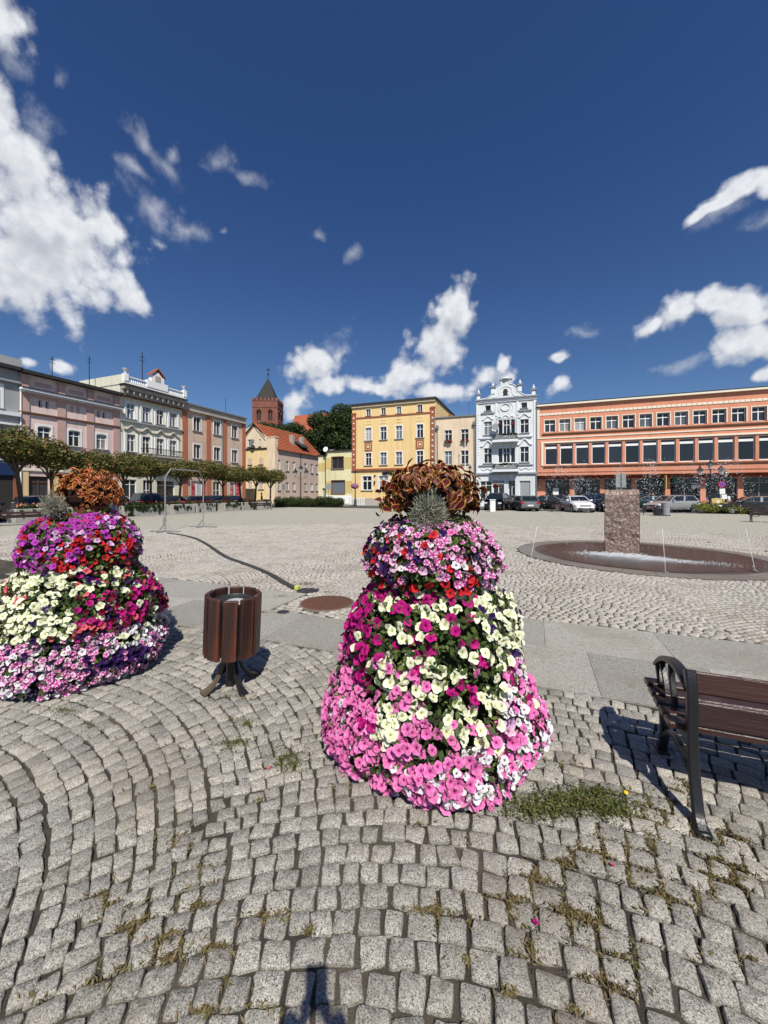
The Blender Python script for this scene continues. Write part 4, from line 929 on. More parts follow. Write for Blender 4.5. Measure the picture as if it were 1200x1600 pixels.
def hedge(name, label, cx, cy, L, W_, H, rz, n, m, size=.12, cat='hedge', lump=.25):
    t = empty(name, (cx, cy, 0), rz, label, cat)
    cl = [(random.uniform(-L / 2, L / 2) * .95, random.uniform(-W_ / 2, W_ / 2) * .8, H * random.uniform(.22, .66), lump * 2.2, lump * 1.6, H * .36) for _ in range(int(L * 8))]
    P, N = clump_points(cl, n, .4); P[:, 2] = np.clip(P[:, 2], .02, None); V, F = leaf_cards(P, N, size, .7, .6); obj('foliage', np_mesh('foliage', V, F, M[m]), t)
    mb = MB(); mb.bbox(-L / 2 * .9, L / 2 * .9, -W_ * .2, W_ * .2, 0, H * .45, .1).build('branches', M['bark'], t)
    return t
a, b_ = ground(420, 792.5), ground(533, 792)
mid = (a + b_) / 2; dv = b_ - a
hedge('hedge', 'long low dark green hedge at the far edge of the square before the mauve wall', mid.x, mid.y + .6, dv.length, 1.6, 1.35, atan2(dv.y, dv.x), 26000, 'leaf_hedge', .12)
for (u, v, L, W_, H, lab) in ((1090, 798, 3.0, 2.0, 1.0, 'yellow green juniper mound left of the street lamp'), (1140, 801, 3.6, 2.2, .95, 'wide yellow green juniper mound right of the yellow box'), (1182, 798, 2.0, 1.6, 1.1, 'juniper clump at the right edge by the black car')):
    p = ground(u, v + 2); hedge('juniper', lab, p.x, p.y + .8, L, W_, H, 0, 5200, 'leaf_juniper', .14, 'shrub', .3)
# ------------------------------------------------------------------ cars
def carpaint(n, c, metal=.3): return pmat(n, c, .28, .03, 1, 0, spec=.5, metal=metal, coat=.8)
P_ = dict(white=carpaint('white_car_paint', (.78, .79, .80), 0), grey=carpaint('grey_car_paint', (.16, .165, .17)), black=carpaint('black_car_paint', (.012, .012, .015)), navy=carpaint('navy_car_paint', (.015, .028, .075)), silver=carpaint('silver_car_paint', (.50, .51, .52), .5), dgrey=carpaint('dark_grey_car_paint', (.05, .055, .065)), teal=carpaint('dark_green_car_paint', (.01, .03, .03)))
M['tyre'] = pmat('tyre_rubber', (.015, .015, .015), .9); M['rim'] = pmat('alloy_rim', (.45, .46, .47), .35, metal=.7); M['carglass'] = pmat('car_glass', (.012, .016, .02), .05, .1, 2, 0, spec=.7)
M['lamp_clear'] = pmat('headlight_glass', (.65, .67, .68), .1, .1, 20, 0, spec=.7); M['lamp_red'] = pmat('tail_light', (.45, .012, .012), .2, .1, 20, 0); M['plate'] = pmat('number_plate', (.75, .75, .72), .5, .05)
TY = dict(  # length, width, height, hood z, belt z, [x of screen base, roof front, roof rear, rear base], tail z
    sedan=(4.6, 1.8, 1.45, .92, .98, (1.0, .15, -1.15, -1.95), 1.0), hatch=(4.2, 1.78, 1.47, .93, .98, (1.05, .3, -1.55, -2.0), .98), suv=(4.5, 1.88, 1.66, 1.03, 1.1, (1.1, .45, -1.8, -2.15), 1.08),
    wagon=(4.6, 1.8, 1.5, .92, .99, (1.05, .25, -1.85, -2.22), 1.0), mpv=(4.3, 1.8, 1.72, 1.05, 1.08, (1.5, .55, -1.75, -2.08), 1.05))
def car(typ, paint, loc, rz, label, group='parked cars'):
    L, W_, H, zh, zb, (xs_, xf, xr, xb), zt = TY[typ]; t = empty('parked_car', loc, rz, label, 'car', group); hw = W_ / 2
    st = [(-L / 2, .80, zt * .62, .35), (-L / 2 + .06, .90, zt * .9, .26), (-L / 2 + .25, .97, zt, .22), (xb, .99, zb, .2), (-1.2, 1.0, zb, .2), (0, 1.0, zb, .2), (xs_ - .1, .995, zb * .995, .2), (xs_ + .25, .98, zh, .2), (L / 2 - .6, .95, zh * .92, .2), (L / 2 - .2, .88, zh * .80, .22), (L / 2 - .03, .76, zh * .66, .25), (L / 2, .70, .5, .32)]
    mb = MB(); ring = []
    for (x, wf, zt_, z0) in st:
        w_ = hw * wf; sh = zt_ - .10
        half = [(0, z0), (w_ * .86, z0), (w_ * .97, z0 + .12), (w_, (z0 + sh) * .5), (w_ * .985, sh), (w_ * .90, zt_ - .02), (w_ * .5, zt_ + .015), (0, zt_ + .02)]
        ring.append([(x, y, z) for y, z in half] + [(x, -y, z) for y, z in reversed(half[1:-1])])
    n = len(ring[0]); vs = [p for r in ring for p in r]
    fs = [(i * n + k, i * n + (k + 1) % n, (i + 1) * n + (k + 1) % n, (i + 1) * n + k) for i in range(len(ring) - 1) for k in range(n)] + [tuple(range(n)), tuple(range((len(ring) - 1) * n, len(ring) * n))]
    mb.add(vs, fs); mb.build('body', paint, t, True)
    # cabin: roof and pillars as one shell, glass panels set in
    rw_, bw = hw * .74, hw * .93; zr = H
    cv = [(xs_, -bw, zb), (xf, -rw_, zr - .06), (xr, -rw_, zr - .06), (xb, -bw, zb), (xs_, bw, zb), (xf, rw_, zr - .06), (xr, rw_, zr - .06), (xb, bw, zb), (xf - .15, -rw_ * .7, zr), (xr + .15, -rw_ * .7, zr), (xf - .15, rw_ * .7, zr), (xr + .15, rw_ * .7, zr)]
    MB().add(cv, [(0, 1, 2, 3), (4, 7, 6, 5), (0, 4, 5, 1), (3, 2, 6, 7), (1, 8, 9, 2), (5, 6, 11, 10), (8, 10, 11, 9), (1, 5, 10, 8), (2, 9, 11, 6)]).build('roof', paint, t, True)
    def panel(name, q4, ins, m, off):
        c = sum((Vector(p) for p in q4), Vector()) / 4; nrm = (Vector(q4[1]) - Vector(q4[0])).cross(Vector(q4[3]) - Vector(q4[0])).normalized()
        if nrm.dot(c - Vector((0, 0, .8))) < 0: nrm = -nrm
        v = [Vector(p) + (c - Vector(p)) * ins + nrm * off for p in q4]; v2 = [p - nrm * .02 for p in v]
        MB().add(v + v2, [(0, 1, 2, 3), (4, 7, 6, 5), (0, 4, 5, 1), (1, 5, 6, 2), (2, 6, 7, 3), (3, 7, 4, 0)]).build(name, m, t)
    G = M['carglass']; panel('windscreen', [cv[0], cv[4], cv[5], cv[1]], .09, G, .012); panel('rear_window', [cv[3], cv[2], cv[6], cv[7]], .12, G, .012)
    for s_ in (-1, 1):
        lerp = lambda a, b, k: tuple(Vector(a) + (Vector(b) - Vector(a)) * k)
        A, B, C2, D = [(p[0], abs(p[1]) * s_, p[2]) for p in (cv[0], cv[1], cv[2], cv[3])]
        for k0, k1 in ((.0, .46), (.49, .97)): panel('side_window', [lerp(A, D, k0), lerp(B, C2, k0), lerp(B, C2, k1), lerp(A, D, k1)], .10, G, .012)
        for x in (L / 2 - .85, -L / 2 + .82):
            w_ = obj('wheel', None, t) if False else empty('wheel', (x, s_ * (hw - .1), .32)); w_.parent = t
            Mx = Matrix.Rotation(R(90), 4, 'X')
            MB().lathe([(.22, -.11), (.31, -.11), (.33, -.06), (.33, .06), (.31, .11), (.22, .11)], 18, M=Mx).build('tyre', M['tyre'], w_, True)
            r_ = MB().lathe([(.03, -.112), (.07, -.118), (.07, .118), (.03, .112)], 8, M=Mx); r_.lathe([(.19, -.105), (.225, -.115), (.225, .115), (.19, .105)], 18, M=Mx)
            for k in range(5):
                a_ = 2 * pi * k / 5; r_.box(-.03, .03, -.112, .112, 0.03, .2, M=Matrix.Rotation(a_, 4, 'Y'))
            r_.build('rim', M['rim'], w_)
            MB().lathe([(.01, -.005), (.385, -.004), (.385, .004), (.01, .005)], 20, (0, 0, 0), M=Matrix.Translation((x, s_ * (hw + .001), .35)) @ Mx).build('wheel_arch', M['tyre'], t)
        MB().ball((xs_ - .25, s_ * (hw + .09), zb + .06), .1, 8, sq=(.7, 1.2, .8)).build('wing_mirror', paint, t, True)
        MB().bbox(L / 2 - .30, L / 2 - .035, min(s_ * .50, s_ * .80), max(s_ * .50, s_ * .80), zh * .62, zh * .76, .03).build('headlight', M['lamp_clear'], t)
        MB().bbox(-L / 2 - .01, -L / 2 + .2, min(s_ * .55, s_ * .84), max(s_ * .55, s_ * .84), zt * .68, zt * .86, .03).build('tail_light', M['lamp_red'], t)
        MB().box(-.1, .1, s_ * hw * 1.0 - .012, s_ * hw * 1.0 + .012, zb - .2, zb - .17).build('door_handle', paint, t)
    MB().bbox(L / 2 - .14, L / 2 + .005, -.46, .46, zh * .58, zh * .70, .02).build('grille', M['tyre'], t); MB().bbox(L / 2 - .1, L / 2 + .02, -.62, .62, .27, .38, .02).build('bumper_grille', M['tyre'], t)
    MB().bbox(-L / 2 - .02, -L / 2 + .05, -.6, .6, .27, .36, .02).build('bumper_grille', M['tyre'], t)
    part('number_plate', M['plate'], t, (L / 2 + .005, L / 2 + .022, -.26, .26, .40, .51)); part('number_plate', M['plate'], t, (-L / 2 - .022, -L / 2 - .005, -.26, .26, .5, .61))
    return t
def gz(u, v): p = ground(u, v); return (p.x, p.y, 0)
car('suv', P_['grey'], gz(582, 789), R(-62), 'grey suv with its front to the square beside the yellow house')
car('mpv', P_['black'], tuple(at_depth(777, 38.5).xy) + (0,), R(-97), 'black people carrier facing the square before the white ornate house')
car('hatch', P_['dgrey'], tuple(at_depth(798, 41).xy) + (0,), R(-60), 'dark car half hidden between people carrier and grey hatchback')
car('hatch', P_['grey'], tuple(at_depth(820, 37).xy) + (0,), R(105), 'grey hatchback seen from behind with red tail lights')
car('sedan', P_['black'], tuple(at_depth(846, 41.5).xy) + (0,), R(185), 'low black car just behind the grey hatchback by the orange corner')
car('sedan', P_['white'], tuple(at_depth(901, 34.8).xy) + (0,), R(-78), 'white saloon facing the square beside the dark bench')
car('suv', P_['navy'], tuple(at_depth(915, 40).xy) + (0,), R(205), 'dark blue car behind the white saloon')
car('hatch', P_['black'], tuple(at_depth(952, 35).xy) + (0,), R(-90), 'black car mostly hidden left of the granite fountain block')
car('sedan', P_['teal'], tuple(at_depth(1008, 37.5).xy) + (0,), R(185), 'dark green car left of the silver estate')
car('wagon', P_['silver'], tuple(at_depth(1048, 34.5).xy) + (0,), R(215), 'silver estate car behind the grey bin')
car('sedan', P_['black'], tuple(at_depth(1172, 31).xy) + (0,), R(178), 'black saloon behind the juniper bushes at the right')
car('hatch', P_['black'], tuple(at_depth(872, 42).xy) + (0,), R(180), 'black hatchback in the shadow behind the dark bench')
lft = [('hatch', 'silver', 9.6, 'silver hatchback at the left edge behind the first clipped tree'), ('sedan', 'dgrey', 12.3, 'dark grey car behind the bench at the left edge'), ('wagon', 'grey', 14.9, 'grey estate car left of the second trunk'), ('sedan', 'navy', 17.6, 'dark car hidden behind the orange leaved planter'),
       ('hatch', 'silver', 20.4, 'pale silver car behind the overgrown planter'), ('mpv', 'dgrey', 22.9, 'dark people carrier behind the left post of the metal frame'), ('hatch', 'black', 25.4, 'black hatchback behind the middle planters'), ('sedan', 'dgrey', 27.9, 'dark saloon between the two posts of the metal frame'), ('hatch', 'navy', 30.4, 'navy hatchback second from the end of the left row'), ('sedan', 'black', 33.0, 'black saloon last in the left row next to the bench')]
for ty, pc, y, lab in lft: car(ty, P_[pc], (-30.6 + random.uniform(-.15, .15), y, 0), R(-22 + random.uniform(-4, 4)), lab, 'cars parked behind the clipped trees')
# ------------------------------------------------------------------ planters on the left
def planter(x, y, L, label, leafy, flowers):
    t = empty('planter', (x, y, 0), 0, label, 'planter', 'concrete planters under the clipped trees')
    mb = MB(); h = .78
    mb.bbox(-.45, .45, -L / 2, L / 2, 0, h, .025).build('trough', M['concrete'], t); part('soil', M['joint'], t, (-.38, .38, -L / 2 + .07, L / 2 - .07, h, h + .012))
    cl = [(random.uniform(-.25, .3), random.uniform(-L / 2, L / 2) * .9, h + .08, .22, .25, .16) for _ in range(int(L * 4))] + [(.47, random.uniform(-L / 2, L / 2) * .97, h - abs(random.gauss(0, .25)), .05, random.uniform(.04, .12), random.uniform(.06, .2)) for _ in range(int(L * leafy * 3))]
    P, N = clump_points(cl, int(L * (500 + 260 * leafy)), .3); V, F = leaf_cards(P, N, .09, .8, .55); obj('foliage', np_mesh('foliage', V, F, M['leaf_hedge']), t)
    P = np.stack([rng.uniform(-.3, .45, int(L * flowers)), rng.uniform(-L / 2, L / 2, int(L * flowers)), rng.uniform(h + .12, h + .3, int(L * flowers))], 1)
    if len(P): V, F = leaf_cards(P, np.tile([.5, -.3, .6], (len(P), 1)), .09, .4, 1.0); obj('blossoms', np_mesh('blossoms', V, F, M['lamp_red'] if flowers < 30 else M['orange_bloom']), t)['kind'] = 'stuff'
M['orange_bloom'] = leafmat('orange_bloom', (.5, .22, .03), (.6, .1, .12), (.55, .45, .3), trans=.1)
for y, L, lab, lf, fl in ((13.4, 2.3, 'planter with orange flowers behind the bench at the left edge', 1, 45), (16.2, 2.3, 'planter hidden behind the left flower tower', 3, 20), (19.9, 3.3, 'dark overgrown planter with trailing plants right of the left flower tower', 8, 12), (23.2, 2.1, 'grey planter just right of the left frame post', 2.5, 10), (25.5, 2.1, 'grey planter between the frame posts', 2, 12), (28.6, 2.0, 'planter with trailing plants right of the right frame post', 4, 8), (30.9, 2.0, 'pale planter next to the last but one tree', 2.5, 5), (33.6, 1.6, 'short planter at the end of the tree row', 2, 3)):
    planter(-27.1, y, L, lab, lf, fl)
# ------------------------------------------------------------------ metal frame, hose, manhole
fr = empty('metal_frame', (0, 0, 0), 0, 'tall pale metal frame with chamfered top standing on the square', 'frame')
pa, pb = ground(258, 831), ground(317.5, 823.5); mb = MB(); hT = 2.72
da = (pb - pa); q1 = pa + da * .13; q2 = pa + da * .87
fr.location = pa
def loc(p): return Vector(p) - pa
mb.tube([loc((pa.x, pa.y, .03)), loc((pa.x, pa.y, hT - .38)), loc((q1.x, q1.y, hT)), loc((q2.x, q2.y, hT)), loc((pb.x, pb.y, hT - .38)), loc((pb.x, pb.y, .03))], .027, 8).build('tube_arch', M['galv'], fr, True)
dn = da.normalized(); pn = Vector((-dn.y, dn.x, 0))
for p in (pa, pb):
    mb = MB()
    mb.tube([loc(p - pn * .75 + Vector((0, 0, .03))), loc(p + pn * .75 + Vector((0, 0, .03)))], .03, 6); mb.tube([loc(p - dn * .5 + Vector((0, 0, .03))), loc(p + dn * .3 + Vector((0, 0, .03)))], .03, 6)
    mb.tube([loc(p - pn * .3 + Vector((0, 0, .03))), loc(p + Vector((0, 0, .4)))], .022, 6); mb.tube([loc(p + pn * .3 + Vector((0, 0, .03))), loc(p + Vector((0, 0, .4)))], .022, 6)
    mb.build('foot', M['galv'], fr, True)
mb = MB(); mb.bbox(-.08, .02, -.05, .05, .35, .62, .01).build('valve', M['galv'], fr)
hp = [ground(*p) for p in ((262, 833), (275, 835), (292, 838), (308, 843), (325, 852), (341, 863), (356, 872), (378, 880), (402, 889), (424, 899), (442, 910), (462, 921))]
V = []; F = []
for i in range(45):
    s_ = i / 44 * (len(hp) - 1); k = min(int(s_), len(hp) - 2); f = s_ - k
    p0, p1, p2, p3 = hp[max(k - 1, 0)], hp[k], hp[k + 1], hp[min(k + 2, len(hp) - 1)]
    p = .5 * ((2 * p1) + (p2 - p0) * f + (2 * p0 - 5 * p1 + 4 * p2 - p3) * f * f + (3 * p1 - p0 - 3 * p2 + p3) * f ** 3)
    d = (p2 - p1).normalized(); n_ = Vector((-d.y, d.x, 0)) * .055
    for o_, z in ((-1, .006), (-.7, .03), (.7, .03), (1, .006)): V.append(tuple(p + n_ * o_ + Vector((0, 0, z))))
for i in range(44):
    for k in range(3): F.append((i * 4 + k, i * 4 + k + 1, (i + 1) * 4 + k + 1, (i + 1) * 4 + k))
ho = MB().add([Vector(p) - hp[-1] for p in V], F).build('hose', pmat('hose_rubber', (.045, .045, .045), .7, .2), None, True, hp[-1]); tag(ho, 'flat dark hose snaking over the cobbles from the frame to the drain', 'hose')
p = ground(465, 921.5); MB().bbox(-.04, .03, -.05, .05, .0, .07, .01).build('coupling', pmat('hose_coupling', (.5, .55, .1), .5), ho, loc=(p - hp[-1]))
def disc(name, u, v, r_, m, label, cat, z=.004, n=28): 
    p = ground(u, v); o = MB().lathe([(r_, -.03), (r_, z - .003), (r_ - .01, z), (.01, z + .001)], n).build(name, m, None, False, (p.x, p.y, 0)); return tag(o, label, cat)
disc('drain_cover', 481, 922.5, .19, M['darkmetal'], 'small dark drain cover at the end of the hose', 'drain cover'); disc('drain_cover', 443, 956.5, .10, M['darkmetal'], 'smallest dark round cover near the granite band by the bin', 'drain cover')
rust = pmat('rusty_iron', (.13, .055, .035), .8, .25, 8, .3, 60, col2=(.07, .05, .045))
mh = empty('manhole_cover', (MAN.x, MAN.y, 0), .4, 'rusty round manhole cover set in the cobbles', 'manhole cover')
MB().lathe([(.39, -.03), (.39, .008), (.35, .008), (.35, .002), (.01, .002)], 40).build('lid', rust, mh)
tr = MB()
for i in range(-9, 10):
    for j in range(-9, 10):
        x, y = i * .036, j * .036
        if x * x + y * y < .32 ** 2: tr.box(x - .013, x + .013, y - .008, y + .008, .002, .0085, M=Matrix.Rotation(0, 4, 'Z')) if (i + j) % 2 else tr.box(x - .008, x + .008, y - .013, y + .013, .002, .0085)
tr.build('tread', rust, mh)['kind'] = 'stuff'
MB().lathe([(.41, -.03), (.41, .004), (.392, .006), (.392, -.03)], 40).build('frame', pmat('frame_iron', (.2, .17, .14), .8), mh)
# patch of setts round the manhole and moss
# ------------------------------------------------------------------ street lamps, signs
def lantern(mb, x, y, z, s=1.0):
    mb.lathe([(.07 * s, 0), (.10 * s, .04 * s), (.10 * s, .05 * s)], 6, (x, y, z), 0); mb.lathe([(.10 * s, .05 * s), (.20 * s, .42 * s)], 6, (x, y, z), 1); mb.lathe([(.27 * s, .42 * s), (.25 * s, .46 * s), (.08 * s, .66 * s), (.05 * s, .72 * s), (.06 * s, .78 * s), (.01 * s, .9 * s)], 6, (x, y, z), 0)
M['lantern_glass'] = pmat('lantern_glass', (.45, .45, .42), .15, .1, 3, 0)
def street_lamp(loc, H, arms, label, rz=0, basket=False, s=1.0):
    t = empty('street_lamp', loc, rz, label, 'street lamp')
    MB().lathe([(.24, 0), (.24, .12), (.18, .2), (.17, .75), (.11, .85), (.08, 1.0), (.07, 1.6), (.055, H - .5), (.05, H)], 12).build('post', M['black'], t, True)
    heads = [(0, 0, H)] if arms != 2 else []
    mb = MB()
    for sg in ((-1, 1) if arms else ()):
        mb.tube([(0, 0, H - .75), (sg * .3, 0, H - .9), (sg * .55, 0, H - .75), (sg * .72, 0, H - .55)], .025, 6); mb.tube([(sg * .1, 0, H - .55), (sg * .35, 0, H - .6), (sg * .55, 0, H - .75)], .015, 5); heads.append((sg * .72, 0, H - .5))
    if arms: mb.build('bracket', M['black'], t, True)
    for h_ in heads: m2 = MB(); lantern(m2, *h_, s); m2.build('lantern', [M['black'], M['lantern_glass']], t)
    return t
lp = at_depth(470, 50); street_lamp((lp.x, lp.y, 0), 4.4, 1, 'black street lamp with three lanterns before the mauve side wall', R(20), s=1.25)
street_lamp(tuple(ground(1110, 800)), 3.75, 1, 'black street lamp with several lanterns rising from the junipers', R(-15), s=1.1)
lp = at_depth(555, 50); street_lamp((lp.x, lp.y, 0), 4.0, 0, 'single lantern street lamp with a hanging flower basket at the corner of the yellow house', s=.8)
street_lamp((-7.4, 47.4, .1), 4.3, 0, 'single lantern street lamp before the peach house, behind the coleus', s=.9)
street_lamp((16.9, 46.0, 0), 3.2, 0, 'small lantern lamp left of the large street lamp before the orange shops', s=.9)
lp = at_depth(555, 50); hb = empty('flower_basket', (lp.x, lp.y - .1, 2.6), 0, 'round hanging basket of pink flowers on the lamp post', 'flower basket')
P, N = clump_points([(0, 0, 0, .5, .5, .36)], 900, .6); V, F = leaf_cards(P, N, .12, .5, .9); M['pinkblob'] = leafmat('basket_bloom', (.45, .12, .3), (.6, .3, .5), (.1, .12, .04), trans=.1); obj('blossoms', np_mesh('blossoms', V, F, M['pinkblob']), hb)['kind'] = 'stuff'
MB().lathe([(.1, -.36), (.3, -.25), (.38, -.05)], 12).build('basket', M['darkmetal'], hb)
for i, (x, z, lab) in enumerate(((-10.23, 8.2, 'red flower box under the left upper window of the peach house'), (-8.15, 8.2, 'red flower box under the right upper window of the peach house'))):
    fb = empty('flower_box', (x, FB - .25, z), 0, lab, 'flower box', 'flower boxes on the peach house')
    P, N = clump_points([(0, 0, .05, .5, .14, .2), (.2, -.05, -.1, .25, .12, .2)], 420, .3); V, F = leaf_cards(P, N, .1, .5, .9); obj('blossoms', np_mesh('blossoms', V, F, leafmat('geranium', (.25, .02, .03), (.05, .06, .02), (.4, .03, .05), trans=.1)), fb)['kind'] = 'stuff'; part('trough', M['brownframe'], fb, (-.42, .42, -.08, .1, -.16, 0))
for x0, x1, z, lab in ((-4.65, -1.95, 8.55, 'planting along the upper balcony of the white house'), (-4.65, -1.9, 5.05, 'planting along the lower balcony of the white house')):
    bp = empty('balcony_plants', ((x0 + x1) / 2, FB - .97, z), 0, lab, 'plants')
    cl = [(random.uniform(-1.3, 1.3), 0, random.uniform(-.02, .12), .2, .12, .12) for _ in range(14)]
    P, N = clump_points(cl, 1200, .2); V, F = leaf_cards(P, N, .09, .6, .6); obj('foliage', np_mesh('foliage', V, F, M['leaf_dark']), bp)
for x in (-3.95, -2.55):
    hbk = empty('flower_basket', (x, FB - .6, 9.9), 0, f'red flower basket hanging {"left" if x < -3 else "right"} of the upper balcony door', 'flower basket'); P, N = clump_points([(0, 0, 0, .17, .17, .2)], 200, .4); V, F = leaf_cards(P, N, .09, .5, .9)
    obj('blossoms', np_mesh('blossoms', V, F, leafmat('red_bloom', (.5, .02, .03), (.3, .02, .03), (.05, .07, .02), trans=.1)), hbk)['kind'] = 'stuff'; MB().tube([(0, 0, .1), (0, 0, .6)], .01, 4).build('chain', M['darkmetal'], hbk)
# flag pole
fp = MB().tube([(0, 0, 0), (0, 0, 4), (0, 0, 8.8)], [.07, .06, .035], 8).ball((0, 0, 8.85), .08, 8).build('flagpole', ww, None, True, (-7.85, 46.5, 0)); tag(fp, 'slim white flagpole before the peach house', 'flagpole')
# twin sign backs, no stopping sign, yellow box, round sign
def sign(loc, rz, label, shape):
    t = empty('road_sign', loc, rz, label, 'road sign'); MB().tube([(0, 0, 0), (0, 0, shape[0])], .035, 8).build('post', M['grey_metal'], t, True); return t
p = ground(970, 802); t = sign((p.x, p.y, 0), 0, 'two tall grey sign boards seen from behind above the granite block', (3.35,))
for s_ in (-1, 1): part('sign_board', M['galv'], t, (s_ * .21 - .15, s_ * .21 + .15, -.06, -.03, 2.15, 3.3))
p = ground(1131, 800); t = sign((p.x, p.y, 0), R(8), 'no stopping sign leaning on its post with white plates below', (2.75,)); t.rotation_euler = (0, R(-4), R(8))
d = MB(); Mx = Matrix.Translation((0, -.05, 2.45)) @ Matrix.Rotation(R(90), 4, 'X'); d.lathe([(.30, 0), (.30, .015), (.24, .016)], 24, mi=1, M=Mx); d.lathe([(.24, .0165), (.01, .017)], 24, mi=0, M=Mx)
for a_ in (45, -45): d.box(-.24, .24, -.03, .03, .018, .020, 1, M=Mx @ Matrix.Rotation(R(a_), 4, 'Z'))
d.build('sign_disc', [pmat('sign_blue', (.03, .10, .45), .4, .02), pmat('sign_red', (.5, .02, .03), .4, .02)], t); part('sign_plate', ww, t, (-.22, .2, -.06, -.04, 1.6, 2.08)); part('sign_plate', ww, t, (-.1, .3, -.06, -.04, 1.15, 1.55))
p = ground(1121, 797); t = empty('utility_box', (p.x, p.y, 0), R(-5), 'yellow box on short legs beside the lamp in the junipers', 'box'); M['boxyellow'] = pmat('box_yellow', (.62, .47, .16), .6)
MB().bbox(-.5, .5, -.2, .2, .42, 1.15, .02).build('box_body', M['boxyellow'], t); part('leg', M['darkmetal'], t, (-.45, -.38, -.1, .1, 0, .42)); part('leg', M['darkmetal'], t, (.38, .45, -.1, .1, 0, .42)); MB().lathe([(.16, 0), (.01, .01)], 6, M=Matrix.Translation((0, -.2, .85)) @ Matrix.Rotation(R(90), 4, 'X')).build('emblem', M['cream'], t)
t = sign((-25.6, 44.8, 0), R(30), 'grey road sign board beside the mauve wall', (3.0,)); 
for uu, kind, lab in ((443, 'tilted', 'grey tilted board on a post by the mauve wall'), (533, 'thin', 'thin grey sign post before the lime house')):
    p = ground(uu, 788); t2 = sign((p.x, p.y, 0), R(-20), lab, (3.1,)); part('sign_board', M['galv'], t2, (-.35, .35, -.05, -.03, 2.2, 3.1))
part('sign_board', M['galv'], t, (-.4, .4, -.05, -.03, 2.2, 2.9))
p = ground(770, 800); t = MB().bbox(-.22, .22, -.22, .22, 0, 1.05, .03).box(-.26, .26, -.26, .26, 1.05, 1.12).build('bollard_box', ww, None, False, (p.x, p.y, 0)); tag(t, 'white square pillar bin beside the black people carrier', 'pillar')
t = empty('fence_panel', (-20.6, 45.2, 0), R(-10), 'white low barrier fence between lime house and grey suv', 'fence')
for k in range(8): part('slat', ww, t, (-2.4 + .33 * k, -2.24 + .33 * k, -.02, .02, .1, 1.15))
part('rail', ww, t, (-2.5, .2, .021, .05, .25, .33)); part('rail', ww, t, (-2.5, .2, .021, .05, .9, .98))
# grey street bin by the fountain
p = ground(1040, 806); t = empty('street_bin', (p.x, p.y, 0), 0, 'grey tapered litter bin with dark opening behind the fountain', 'litter bin')
MB().lathe([(.24, .05), (.30, .9), (.32, .95), (.26, .95), (.2, .3)], 14).build('shell', pmat('bin_grey', (.28, .29, .31), .6, .3, 5), t, True); MB().lathe([(.3, 0), (.3, .06), (.2, .06)], 14).build('base', M['black'], t); MB().bbox(-.75, -.3, -.2, .2, .05, .65, .05).build('side_box', M['black'], t)
